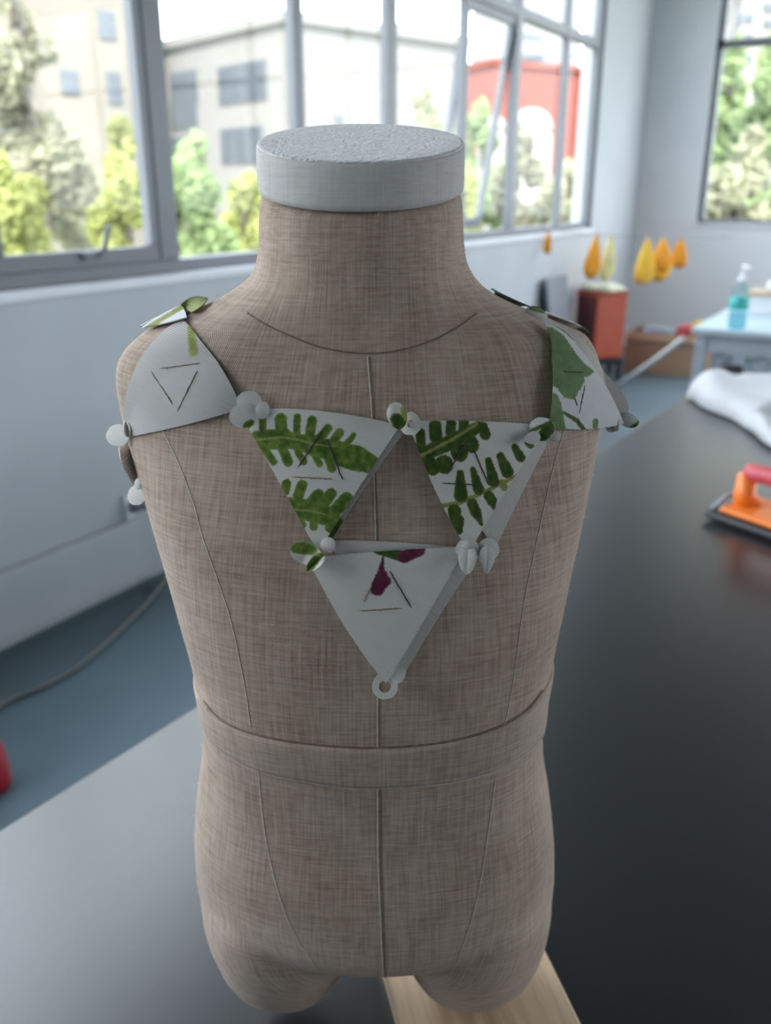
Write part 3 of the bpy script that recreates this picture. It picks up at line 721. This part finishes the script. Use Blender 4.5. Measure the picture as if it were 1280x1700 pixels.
# patch over the back of the shoulder, image left
rH = proot('white patch with yellow green edge folded over the shoulder top', 300, 520)
pB = hit(300, 520)[0]
patch('back_layer', rH, [(240, 552), (347, 502), (pB.x-.005, pB.y+.075, pB.z-.012)], [(294, 519), None, None], greenback, .003, 50, .0035, hug=True)
patch('fold', rH, [(303, 512), (349, 502), (322, 524)], [(324, 499), (338, 514), (310, 520)], Print(0, 0, 1., np.array([.30, .33, .13])), .0025, 24, .002)
patch('front_flap', rH, [(240, 551), (305, 514), (314, 533)], [(272, 530), (310, 522), (277, 543)], greenback, .003, 24, .002)
patch('back_corner', rH, [(362, 496), (388, 482), (369, 478)], [None, None, None], plain, .001, 10, .0015, hug=True)
# chest patch with ferns, image left
rC = proot('white patch with two green fern fronds on the chest, beside the plain shoulder patch', 470, 900)
patch('back_layer', rC, [(416, 686), (672, 716), (541, 912)], [(530, 690), (604, 812), None], backA, .0018, 50, .0012)
fC = patch('front_layer', rC, [(400, 682), (664, 706), (529, 916)], [(520, 681), (600, 802), (468, 802)], fernA, .0042, 170, .003, .0006)
for a, b, m in (((535, 715), (494, 776), 'thread_dark'), ((542, 728), (569, 797), 'thread_dark'), ((485, 792), (553, 795), 'thread')): stitch(rC, a, b, M[m], over=fC)
disc('tab', rC, 404, 690, 23, 20, -.2, .0085, colfn=fernA); disc('tab_back', rC, 436, 681, 11, 14, .2, .006)
disc('tab', rC, 508, 919, 27, 18, .35, .0075, colfn=Print(380, 640, 4.267).add('ink', 'g', [c_((480, 1140), (590, 1160), 50, 40)]), fold=.5)
disc('tab_curl', rC, 524, 934, 10, 19, .75, .009, colfn=Print(380, 640, 4.267).add('ink', 'g', [c_((640, 1190), (560, 1300), 40, 40)]), fold=.8)
disc('tab_collar', rC, 545, 905, 12, 13, 0, .006, colfn=back_c)
# chest patch with ferns, image right
rD = proot('white chest patch with dark green fern and separate leaflets, beside the leafy shoulder patch', 800, 890)
patch('back_layer', rD, [(700, 708), (921, 706), (819, 912)], [(810, 708), (869, 808), None], back_c, .002, 50, .0014)
fD = patch('front_layer', rD, [(676, 700), (906, 706), (777, 914)], [(790, 699), (842, 803), (727, 826)], fernB, .0042, 170, .003, .0006)
for a, b in (((777, 729), (742, 788)), ((785, 742), (812, 806)), ((734, 802), (796, 805))): stitch(rD, a, b, M['thread_dark'], over=fD)
disc('ring', rD, 682, 704, 17, 19, .1, .006, hole=.35, wob=.05)
disc('tab', rD, 659, 690, 16, 22, -.25, .009, dome=.0016, colfn=Print(660, 650, 4.571, np.array([.66, .66, .62])).add('ink', 'y', [c_((50, 140), (60, 250), 30)]).add('ink', 'dg', [c_((-10, 210), (20, 260), 45, 50)]))
disc('tab', rD, 900, 712, 21, 19, .1, .009, dome=.0016, colfn=Print(660, 650, 4.571, np.array([.66, .65, .63])).add('ink', 'dg', [c_((1010, 300), (1160, 240), 12, 20), c_((1150, 280), (1090, 350), 45, 40)]))
disc('tab_tip', rD, 884, 727, 13, 10, -.3, .0105, colfn=back_c); disc('tab_back', rD, 921, 724, 9, 9, 0, .006, colfn=back_c)
# lower patch with purple bud
rE = proot('white patch with a purple bud at the bottom of the linked patches', 640, 1110)
patch('back_layer', rE, [(546, 897), (803, 911), (668, 1122)], [(650, 899), (742, 1000), None], back_c, .0018, 50, .0012)
fE = patch('front_layer', rE, [(513, 926), (770, 906), (641, 1130)], [(625, 914), (716, 1004), (575, 1040)], bud, .0042, 150, .003, .0006)
for a, b, m in (((618, 971), (603, 999), 'thread'), ((647, 948), (683, 1009), 'thread_dark'), ((596, 1014), (668, 1010), 'thread')): stitch(rE, a, b, M[m], over=fE)
disc('ring', rE, 639, 1140, 21, 21, 0, .0045, hole=.48, dome=0)
disc('tab_back', rE, 661, 1119, 12, 16, .3, .0025, colfn=back_c)
for cx, rx, ry, px_, prx, pry in ((776, 19, 18, 776, 15, 25), (810, 18, 18, 808, 13, 24)):
    disc('ring', rE, cx, 912, rx, ry, 0, .0065, hole=.3, dome=.001, colfn=back_c)
    disc('tab', rE, px_, 928, prx, pry, .05, .009, dome=.0016, fold=.4, pointy=.5 if px_ > 790 else .15, colfn=Print(0, 0, 1., np.array([.64, .62, .59])))
disc('tab_neck', rE, 777, 906, 9, 9, 0, .0085, colfn=back_c)
# shoulder patch with green leaf, image right
rF = proot('pale patch with large green leaf print draped on the shoulder', 960, 700)
bF = hit(960, 600)[0]
patch('back_layer', rF, [(905, 540), (1000, 716), (1025, 690)], [None, (1016, 712), (1018, 645)], Print(0, 0, 1., np.array([.50, .46, .43])), .0035, 40, .0025)
fF = patch('front_layer', rF, [(895, 535), (904, 708), (1024, 702)], [(912, 618), (968, 711), (970, 602)], leafF, .0045, 130, .003, .0004)
for a, b in (((936, 617), (970, 618)), ((971, 640), (962, 686)), ((954, 660), (958, 674))): stitch(rF, a, b, M['thread_dark'], over=fF)
disc('tab', rF, 1042, 697, 19, 11, .35, .002, dome=.002, colfn=Print(0, 0, 1., np.array([.60, .59, .58])).add('ink', 'dg', [c_((1046, 712), (1060, 702), 4)]))
disc('tab_fold', rF, 1024, 704, 3.5, 12, .1, .005, fold=1, colfn=back_c)
disc('tab', rF, 890, 521, 19, 11, .35, .006, dome=.0016, colfn=Print(0, 0, 1., np.array([.62, .62, .60])).add('ink', 'lg', [c_((884, 510), (900, 515), 6)]))
# patches over the back of that shoulder
rG = proot('white rimmed patch lying over the back of the shoulder beside the leaf print', 945, 540)
gB = hit(940, 545)[0]
patch('back_layer', rG, [(905, 524), (984, 550), (gB.x-.01, gB.y+.07, gB.z-.01)], [(944, 534), None, None], rimback, .002, 40, .0022, hug=True)
rK = proot('dark green edged patch behind the neck on the shoulder slope', 850, 500)
kB = hit(850, 505)[0]
patch('back_layer', rK, [(812, 484), (888, 516), (kB.x, kB.y+.06, kB.z-.008)], [(850, 500), None, None], darkback, .002, 40, .0018, hug=True)

# ------------------------------------------------------------------ things on the work table
def crumple(name, label, cat, poly, zt, hmax, m, seed, n=46):
    """sheet of crumpled cloth over a four cornered footprint on a table top"""
    A, B, C3, D = [Vector(p) for p in poly]; r_ = np.random.default_rng(seed); ctr = (A+B+C3+D)/4
    tn = [(r_.uniform(1, 3.2), r_.uniform(1, 3.2), r_.uniform(0, 6), r_.uniform(.4, 1)) for _ in range(6)]
    V = []; Fc = []
    for i in range(n+1):
        for j in range(n+1):
            u, v = i/n, j/n; p = (A*(1-u)+B*u)*(1-v)+(D*(1-u)+C3*u)*v
            e = min(u, 1-u, v, 1-v); rim = min(1, e/.16); rim = math.sqrt(1-(1-rim)**2)
            f_ = sum(a*(.5+.5*math.sin(x*math.pi*u*.9+y*math.pi*v*.9+ph)) for x, y, ph, a in tn)/sum(a for *_, a in tn)
            wig = .02*math.sin(9*u+seed)+.02*math.sin(11*v+seed*2)
            p = p + (p-ctr)*wig*2
            V.append(Vector((p.x, p.y, zt+.006+hmax*rim*(.35+.75*f_))) - Vector((ctr.x, ctr.y, zt)))
    for i in range(n):
        for j in range(n): Fc.append((i*(n+1)+j, (i+1)*(n+1)+j, (i+1)*(n+1)+j+1, i*(n+1)+j+1))
    o = mobj(name, V, Fc, m, None, True, (ctr.x, ctr.y, zt)); s = o.modifiers.new('thickness', 'SOLIDIFY'); s.thickness = .006; s.offset = -1
    return tag(o, label, cat)
crumple('white_cloth', 'crumpled white cloth heaped on the far end of the dark table', 'cloth',
        [onz(1140, 662, TZ), onz(1240, 712, TZ), (.25, 2.62, TZ), (-.48, 2.84, TZ)], TZ, .10, M['white_cloth'], 4)
crumple('white_cloth', 'smaller white cloth fold in front of the heaped cloth on the dark table', 'cloth',
        [onz(1232, 712, TZ), onz(1300, 762, TZ), onz(1400, 720, TZ), onz(1290, 690, TZ)], TZ, .05, M['white_cloth'], 9)
# orange hand tool
a0 = onz(1166, 862, TZ); a1 = onz(1280, 902, TZ); ad = (a1-a0); ad.z = 0; ad.normalize()
tl = thing('hand_tool', 'orange hand tool with pink red handle on the dark table', 'hand tool', a0, math.atan2(ad.y, ad.x))
bm = bmesh.new(); box(bm, (0, 0, .004), (.30, .14, .018), .006, 3); bobj('base_plate', bm, M['black'], tl)
bm = bmesh.new(); box(bm, (.022, .012, .018), (.28, .128, .030), .006, 3); tray = bobj('body', bm, M['orange'], tl)
for x in (.03, .215): 
    V, Fc = tube_data([(x+.012*(1 if x < .1 else -1), .07, .026), (x+.004, .07, .05), (x+.004, .07, .085)], [.026, .02, .017], 16); mobj('post', V, Fc, M['orange'], tl, True)
V, Fc = tube_data(catmull([Vector((.034, .07, .088)), Vector((.07, .07, .092)), Vector((.13, .07, .093)), Vector((.18, .07, .092)), Vector((.22, .07, .088))], 5), .0165, 16); mobj('handle', V, Fc, M['pink'], tl, True)
V, Fc = tube_data([(.004, .02, .018), (.010, .05, .04), (.02, .12, .036)], .004, 8); mobj('wire_clip', V, Fc, M['steel'], tl, True)

# ------------------------------------------------------------------ background things in the corner
# desk by the far windows
dk = thing('desk', 'grey steel desk with pale blue top standing behind the cardboard box', 'desk', (-.88, 4.19, 0))
DW, DD, DH = 1.7, 1.15, .75
boxo('desktop', (0, 0, DH-.03), (DW, DD, DH-.006), M['steel'], dk, bev=.003); boxo('desk_mat', (.005, .005, DH-.006), (DW-.005, DD-.005, DH), M['bluemat'], dk)
boxo('apron', (.04, .03, DH-.11), (DW-.04, .05, DH-.03), M['steel'], dk, bev=.003)
boxo('side_rail', (.03, .05, DH-.11), (.05, DD-.05, DH-.03), M['steel'], dk, bev=.003)
for x in (.02, DW-.07):
    for y in (.02, DD-.07): boxo('leg', (x, y, 0), (x+.05, y+.05, DH-.03), M['steel'], dk, bev=.004)
for k in range(6): boxo('slat', (.10+k*.18, .06, .25), (.15+k*.18, .075, DH-.03), M['steel'], dk, bev=.003)
boxo('lower_rail', (.05, .03, .22), (DW-.05, .055, .26), M['steel'], dk, bev=.003)
for k, (x0, w_, m) in enumerate(((.13, .13, 'black'), (.44, .10, 'maroon'), (.70, .16, 'greycloth'))):
    V = []; rr = []
    for i in range(9):
        f_ = i/8; z = .60-.30*f_; a = w_/2*(.35+.65*math.sin(math.pi*min(1, .2+f_*.6))); rr.append(ring(x0+w_/2, -.004, a, .014+.016*f_, z, 20, 2.2))
    V, Fc = loft(rr); o = mobj('hanging_pouch', [Vector(v) for v in V], Fc, M[m], None, True, (-.88, 4.18, 0))
    tag(o, ('black pouch hanging on the desk front nearest the cardboard box', 'maroon pouch hanging on the desk front', 'grey pouch hanging on the desk front')[k], 'pouch', 'pouches hanging on the desk')
# pump bottle
bp_ = onz(1222, 545, DH)
pb = thing('pump_bottle', 'clear pump bottle with teal label on the pale blue desk', 'bottle', bp_)
lathe('bottle', [(.034, 0), (.040, .004), (.041, .05), (.041, .15), (.038, .175), (.022, .195), (.014, .20), (.014, .212)], M['clear'], pb)
lathe('liquid', [(.033, .003), (.037, .006), (.037, .07), (.036, .071)], M['liquid'], pb)
lathe('label', [(.0415, .085), (.0425, .086), (.0425, .138), (.0415, .139)], M['teal'], pb)
lathe('pump_collar', [(.017, .205), (.018, .208), (.018, .226), (.008, .23), (.006, .255)], M['whitep'], pb, 20)
V, Fc = tube_data([(0, 0, .255), (0, 0, .268), (.02, -.012, .268), (.045, -.03, .262)], [.011, .011, .008, .005], 10); mobj('pump_nozzle', V, Fc, M['whitep'], pb, True)
wbx = onz(1262, 520, DH)
b1 = thing('white_box', 'low white box under the wooden board on the desk', 'box', wbx)
boxo('carton', (-.06, -.03, 0), (.24, .17, .075), M['whitep'], b1, bev=.004); boxo('lid', (-.064, -.034, .055), (.244, .174, .085), M['whitep'], b1, bev=.004)
b2 = boxo('wooden_tray', (-.075, -.05, 0), (.28, .19, .022), M['wood2'], None, bev=.003); b2.location = wbx + Vector((0, 0, .086)); tag(b2, 'flat wooden board on top of the white box', 'board')
cpo = lathe('cup', [(.03, 0), (.042, .004), (.045, .03), (.038, .045), (.02, .052)], M['whitep'], None, 24, wbx+Vector((.05, .05, .109))); tag(cpo, 'small round white lid on the wooden board', 'lid')
# cardboard box
cbx = (-1.93, 6.9, 0); cb_ = thing('cardboard_box', 'open brown cardboard box on the floor beside the desk', 'box', cbx, .06)
W_, D_, H_ = .60, .36, .30
boxo('side_panel', (0, 0, 0), (W_, .006, H_), M['card'], cb_); boxo('side_panel', (0, D_-.006, 0), (W_, D_, H_), M['card'], cb_)
boxo('end_panel', (0, .006, 0), (.006, D_-.006, H_), M['card'], cb_); boxo('end_panel', (W_-.006, .006, 0), (W_, D_-.006, H_), M['card'], cb_)
boxo('bottom', (.006, .006, 0), (W_-.006, D_-.006, .006), M['card_in'], cb_)
bm = bmesh.new(); box(bm, (0, -.003, 0), (W_, .003, .06), 0, M=Matrix.Translation((0, 0, H_)) @ Matrix.Rotation(math.radians(150), 4, 'X')); bobj('flap', bm, M['card'], cb_)
crumple('grey_cloth', 'grey blue cloth stuffed in the cardboard box', 'cloth', [(-1.86, 6.96, .24), (-1.58, 6.97, .24), (-1.59, 7.2, .24), (-1.86, 7.2, .24)], .24, .11, M['greycloth'], 3, 20)
o = boxo('red_packet', (-.045, -.08, 0), (.045, .08, .14), M['pink'], None, bev=.008); o.location = (-1.53, 7.08, .22); tag(o, 'small red packet sticking out of the cardboard box', 'packet')
tp = lathe('tape_roll', [(.03, 0), (.065, .0), (.067, .004), (.067, .06), (.065, .064), (.03, .064)], M['yellow'], None, 28); tp.location = (-1.425, 7.08, .325); tp.rotation_euler = (1.2, 0, .3); tag(tp, 'yellow tape roll on top of the cardboard box contents', 'tape')
# red box on a black stool with a cream cloth on top
rx, ry = ony(992, 590, 6.55).x, 6.55
stl = thing('stool', 'low black stool carrying the red box', 'stool', (rx, ry, 0), .55)
zb = ony(990, 590, ry).z; zt_ = ony(990, 480, ry).z
boxo('seat', (-.16, -.16, max(.06, zb-.04)), (.16, .16, zb), M['black'], stl, bev=.01)
for x in (-.15, .11):
    for y in (-.15, .11): boxo('leg', (x, y, 0), (x+.04, y+.04, max(.06, zb-.04)), M['black'], stl, bev=.004)
rb = thing('red_crate', 'orange red box with a dark maroon side standing on the black stool', 'box', (rx, ry, zb+.001), .92)
boxo('body', (-.13, -.13, 0), (.13, .13, zt_-zb-.03), M['redorange'], rb, bev=.008)
boxo('side_face', (-.137, -.122, .01), (-.1305, .122, zt_-zb-.04), M['maroon'], rb, bev=.002)
boxo('lid', (-.138, -.138, zt_-zb-.03), (.138, .138, zt_-zb-.005), M['redorange'], rb, bev=.006)
crumple('cream_cloth', 'cream cloth lying on the lid of the red box', 'cloth', [(rx-.15, ry-.10, zt_), (rx+.10, ry-.20, zt_), (rx+.17, ry+.02, zt_), (rx-.05, ry+.16, zt_)], zt_-.002, .05, M['cream'], 6, 20)
lb = boxo('leaning_board', (-.012, -.20, 0), (.012, .20, .78), M['grey'], None, bev=.004); lb.location = (XL+.17, 6.02, 0); lb.rotation_euler = (0, -.16, 0); tag(lb, 'dark grey board leaning on the left wall by the red box', 'board')
# strap from the desk corner
s0 = Vector((-.905, 4.165, .70)); s1_ = onz(1022, 640, .02)
tag(tube('strap', catmull([s0, s0.lerp(s1_, .3)+Vector((0, 0, -.01)), s0.lerp(s1_, .65)+Vector((0, 0, -.01)), s1_, s1_+Vector((-.12, .05, -.005))], 8), .014, M['palecord']), 'pale cord running from the desk corner down to the floor', 'cord')
# drying line with hanging cloths
l0 = onx(895, 380, XL+.02); l1 = Vector((-1.45, YF-.02, ony(1160, 392, YF).z))
def line_at(f_): return l0.lerp(l1, f_) + Vector((0, 0, -.03*math.sin(math.pi*f_)))
tag(tube('drying_line', [line_at(k/24) for k in range(25)], .003, M['grey']), 'thin grey line strung across the corner below the windows', 'line')
def px_of(p):
    d = p-CAM; r = d.x*ct+d.y*st; f_ = -d.x*st+d.y*ct; zc = f_*cp-d.z*sp; return 640+F*r/zc
def hung(px, pyb, wpx, m, label, seed, lean=0.0, front=0.0):
    f_ = min(np.linspace(0, 1, 200), key=lambda q: abs(px_of(line_at(q))-px)); p = line_at(f_); p = p + Vector((0, -front, 0))
    dist = (p-CAM).length; h = p.z - ony(px, pyb, p.y).z; wd = wpx*dist/F
    root = thing('hanging_cloth', label, 'cloth', p, TH, 'cloths hanging on the drying line'); r_ = np.random.default_rng(seed); ph = r_.uniform(0, 6); rr = []
    for i in range(15):
        q = i/14; a = wd/2*np.interp(q, [0, .12, .35, .7, .92, 1], [.22, .35, .7, 1, .85, .45]); b = a*.35; n = 30; rg = []
        for k in range(n):
            th = 2*math.pi*k/n; fl = 1+.16*q*math.sin(5*th+ph+q*2)
            rg.append((a*fl*math.cos(th)+lean*q*wd, b*fl*math.sin(th), -h*q*(1+.06*math.sin(3*th+ph)*q)))
        rr.append(rg)
    V, Fc = loft(rr); mobj('cloth', V, Fc, m, root, True)
    bm = bmesh.new(); box(bm, (-.008, -.008, -.035), (.008, .008, .012), .002); bobj('peg', bm, M['wood2'], root)
hung(911, 420, 13, M['amber'], 'small orange cloth hanging alone nearest the left window', 1)
hung(991, 460, 25, M['amber'], 'slim orange cloth hanging beside the pale lemon one', 2, -.25)
hung(1016, 462, 24, M['lemon'], 'pale lemon cloth hanging above the red box', 3, -.2)
hung(1082, 470, 30, M['yellow'], 'yellow cloth hanging foremost in the cluster over the cardboard box', 4, -.05, .10)
hung(1104, 464, 34, M['yellow'], 'golden cloth in the middle of the hanging cluster', 5, .0, .04)
hung(1116, 450, 30, M['amber'], 'deep orange cloth in the hanging cluster right of the golden one', 6, .0, .24)
hung(1130, 443, 26, M['amber'], 'orange cloth hanging last in the cluster by the far wall', 7, .05)

# ------------------------------------------------------------------ outdoors
GZ = -6.0
structure(boxo('ground', (-160, -30, GZ-.3), (110, 200, GZ), M['ground']))
def vplane(px, py, p0, d):
    """point on the vertical plane through p0 along horizontal direction d"""
    n = Vector((d.y, -d.x, 0)); r = wray(px, py); return CAM + r*((p0-CAM).dot(n)/r.dot(n))
def azim(a): return Vector((math.sin(a)*ct - math.cos(a)*st, math.sin(a)*st + math.cos(a)*ct, 0))
dR = azim(math.radians(49)); dLf = azim(math.radians(-41))
def building(label, corner, da, la, db, lb_, zt, m, wins=(), name='building', roof=True):
    """box from a near corner along da and db; wins: (px0,py0,px1,py1,face) seen rectangles on faces"""
    root = thing(name, label, 'building', (corner.x, corner.y, GZ))
    o = Vector((corner.x, corner.y, GZ)); A = Vector((0, 0, 0)); B = da*la; D = db*lb_; Cc = B+D; H = Vector((0, 0, zt-GZ))
    base = [A, B, Cc, D]; mobj('wall', base+[p+H for p in base], [(0, 1, 5, 4), (1, 2, 6, 5), (2, 3, 7, 6), (3, 0, 4, 7), (4, 5, 6, 7), (3, 2, 1, 0)], m, root)
    if roof:
        n = (da+db).normalized(); e = .25
        b2 = [A-n*e, B+(da-db)*e, Cc+n*e, D+(db-da)*e]; h2 = Vector((0, 0, .35))
        mobj('parapet', [p+H for p in b2]+[p+H+h2 for p in b2], [(0, 1, 5, 4), (1, 2, 6, 5), (2, 3, 7, 6), (3, 0, 4, 7), (4, 5, 6, 7), (3, 2, 1, 0)], m, root)
    for (x0, y0, x1, y1, face, nx, nz) in wins:
        d = da if face == 'a' else db; nrm_ = Vector((d.y, -d.x, 0)); other = db if face == 'a' else da
        if nrm_.dot(other) > 0: nrm_ = -nrm_
        p0 = vplane(x0, y0, Vector((corner.x, corner.y, 0)), d); p1 = vplane(x1, y1, Vector((corner.x, corner.y, 0)), d)
        s0_, s1__ = sorted(((p0-o).dot(d), (p1-o).dot(d))); zb_, zt2 = sorted((p0.z-GZ, p1.z-GZ))
        def bx(nm, sa, sb, za, zb2, t0, t1, mm, par):
            bm = bmesh.new(); vs = [d*s+nrm_*t+Vector((0, 0, z)) for s in (sa, sb) for t in (t0, t1) for z in (za, zb2)]
            vv = [bm.verts.new(v) for v in vs]
            for f in ((0, 1, 3, 2), (4, 6, 7, 5), (0, 4, 5, 1), (2, 3, 7, 6), (0, 2, 6, 4), (1, 5, 7, 3)): bm.faces.new([vv[i] for i in f])
            return bobj(nm, bm, mm, par)
        wf = bx('window', s0_, s1__, zb_, zt2, -.05, .06, M['bframe'], root); ww = (s1__-s0_)/nx; hh = (zt2-zb_)/nz
        for i in range(nx):
            for j in range(nz): bx('pane', s0_+ww*i+.05, s0_+ww*(i+1)-.05, zb_+hh*j+.05, zb_+hh*(j+1)-.05, .0, .075, M['bglass'], wf)
    return root
cm = at(487, 315, 36); zt = at(480, 36, 36).z
building('cream building with flat roof and wide grey windows behind the middle panes', cm, dLf, 22, dR, 9, zt, M['bcream'],
         [(362, 112, 445, 165, 'a', 2, 1), (366, 214, 440, 270, 'a', 3, 1), (283, 122, 331, 168, 'a', 1, 1), (284, 170, 331, 212, 'a', 1, 1), (286, 228, 330, 268, 'a', 2, 1), (555, 190, 568, 206, 'b', 1, 1)])
ca_ = at(238, 315, 40)
building('peach apartment block with small windows filling the left window', ca_-dR*14, dR, 14, dLf, 10, 22, M['bpeach'],
         [(160, 16, 193, 68, 'a', 1, 2), (174, 118, 203, 174, 'a', 1, 2), (4, 78, 54, 160, 'a', 2, 2), (0, 200, 45, 240, 'a', 2, 1), (98, 115, 132, 158, 'a', 1, 2)])
building('red building seen through the right panes of the left window', at(812, 315, 60), azim(math.radians(60)), 26, azim(math.radians(-30)), 8, at(860, 122, 64).z, M['bred'], [])
building('pale grey tower faint behind the red building', at(845, 315, 110), azim(math.radians(62)), 9, azim(math.radians(-28)), 9, 60, M['btower'],
         [(868, 20+k*34, 900, 36+k*34, 'a', 3, 1) for k in range(3)], 'tower', False)
building('slim pale tower just right of the cream building', at(664, 315, 90), azim(math.radians(60)), 4, azim(math.radians(-30)), 4, at(680, 36, 90).z, M['btower'], [(668, 60+k*30, 690, 74+k*30, 'a', 2, 1) for k in range(3)], 'tower', False)
building('cream high block seen at the top of the far right window', at(1196, 315, 55), azim(math.radians(75)), 22, azim(math.radians(-15)), 10, 24, M['bwhite'],
         [(1205, -40, 1236, -10, 'a', 2, 1), (1222, 22, 1248, 40, 'a', 2, 1), (1222, 54, 1248, 72, 'a', 2, 1), (1268, 5, 1290, 22, 'a', 2, 1), (1268, 32, 1290, 48, 'a', 2, 1), (1222, 90, 1248, 108, 'a', 2, 1)])
for k, (px, py, r, lab) in enumerate(((818, 202, .7, 'small white dome left of the slanted window sash'), (882, 204, 1.05, 'larger white dome in front of the red building'))):
    p = at(px, py, 45); root = thing('white_dome', lab, 'dome', (p.x, p.y, GZ))
    zt = p.z-GZ
    lathe('drum', [(r*.98, 0), (r, .1), (r, zt-.4)], M['bwhite'], root, 24)
    lathe('dome', [(r*1.03*math.cos(a), zt-.4+r*math.sin(a)) for a in np.linspace(0, 1.5, 9)], M['bwhite'], root, 24)

def foliage(blobs, n, leaf, seed):
    r_ = np.random.default_rng(seed); V = []; Fc = []; vol = np.array([b[3]*b[4]*b[5] for b in blobs])**.7; vol /= vol.sum()
    for k in range(n):
        b = blobs[r_.choice(len(blobs), p=vol)]; v = r_.normal(0, 1, 3); v /= np.linalg.norm(v); v *= r_.uniform(.45, 1.0)**.5
        p = Vector((b[0]+v[0]*b[3], b[1]+v[1]*b[4], b[2]+v[2]*b[5]))
        a = Vector(r_.normal(0, 1, 3)).normalized(); c = a.orthogonal().normalized(); s = leaf*r_.uniform(.6, 1.3); i0 = len(V)
        V += [p-a*s, p+c*s*.5, p+a*s, p-c*s*.5]; Fc.append((i0, i0+1, i0+2, i0+3))
    return V, Fc
def tree(label, px, py_top, py_bot, wpx, fwd, m, seed, n=2600, leaf=.12, nb=11, name='tree', cat='tree', droop=False, trunk=.14):
    base = at(px, 315, fwd); zt = at(px, py_top, fwd).z; zb_ = at(px, py_bot, fwd).z; wd = wpx*fwd/F
    root = thing(name, label, cat, (base.x, base.y, GZ)); r_ = np.random.default_rng(seed); blobs = []
    zb_ = max(zb_, GZ+.5); H = zt-zb_
    for k in range(nb):
        q = (k+.5)/nb; sc_ = math.sqrt(max(.12, 1-(2*q*.95-.75)**2)) if not droop else (1.05-q*.75)
        a = r_.uniform(0, 6.28); rad = wd/2*.75*sc_*r_.uniform(.3, 1)
        s = wd/2*r_.uniform(.28, .55)*max(.55, sc_); blobs.append((rad*math.cos(a), rad*math.sin(a), zb_-GZ+H*q, s, s, max(.3, min(H*.16, s))))
    V, Fc = foliage(blobs, n, leaf, seed); mobj('foliage', V, Fc, m, root)['kind'] = 'stuff'
    V, Fc = tube_data([(0, 0, 0), (.05, .03, (zt-GZ)*.4), (-.05, .05, (zt-GZ)*.9)], [trunk, trunk*.75, trunk*.25], 9); mobj('trunk', V, Fc, M['bark'], root, True)
    for k in range(0, nb, 2):
        b = blobs[k]; V, Fc = tube_data([(0, 0, max(.3, b[2]-.6)), (b[0]*.6, b[1]*.6, b[2]-.1), (b[0], b[1], b[2]+.1)], [trunk*.4, trunk*.25, trunk*.1], 6); mobj('branch', V, Fc, M['bark'], root, True)
tree('tall olive grey tree in the leftmost pane', 62, -140, 330, 210, 14, M['leaf_o'], 11, 1500, .10, 13, droop=True, trunk=.2)
tree('yellow green bush low at the left of the leftmost pane', 10, 285, 480, 150, 11, M['leaf_y'], 12, 2000, .08, name='bush', cat='bush')
tree('pale dry looking bush low in the middle of the leftmost pane', 115, 275, 500, 170, 16, M['leaf_p'], 13, 2600, .08, name='bush', cat='bush')
tree('bright yellow green bush beside the wide dark mullion', 205, 225, 480, 120, 11.5, M['leaf_y'], 14, 2200, .08, name='bush', cat='bush')
tree('green leafy tree directly left of the neck cap', 325, 240, 480, 130, 13, M['leaf_g'], 15, 2400, .09)
tree('yellow green bush under the cream building', 400, 305, 480, 130, 16.5, M['leaf_y'], 16, 2200, .09, name='bush', cat='bush')
tree('rounded bush hidden partly by the neck of the dress form', 500, 340, 480, 110, 20, M['leaf_p'], 26, 1500, .09, name='bush', cat='bush')
tree('misty green tree right of the slim tower', 700, 150, 420, 120, 26, M['leaf_p'], 17, 2200, .15)
tree('green tree behind the slanted window sash', 800, 175, 420, 110, 24, M['leaf_g'], 18, 2200, .15)
tree('olive bush in front of the red building', 860, 215, 430, 95, 20, M['leaf_o'], 19, 2000, .12, name='bush', cat='bush')
tree('pale bush at the right end of the left window', 935, 285, 430, 120, 19, M['leaf_p'], 20, 1800, .12, name='bush', cat='bush')
tree('green bush low behind the pair of mullions', 770, 290, 430, 90, 18, M['leaf_y'], 27, 1500, .11, name='bush', cat='bush')
tree('bright green tree at the left side of the far right window', 1190, 80, 400, 130, 17, M['leaf_g'], 21, 2600, .13)
tree('large green tree filling the right side of the far window', 1275, 55, 400, 150, 15, M['leaf_g'], 22, 3000, .12)
tree('green bush at the bottom of the far right window', 1230, 240, 460, 150, 13, M['leaf_p'], 23, 2400, .09, name='bush', cat='bush')
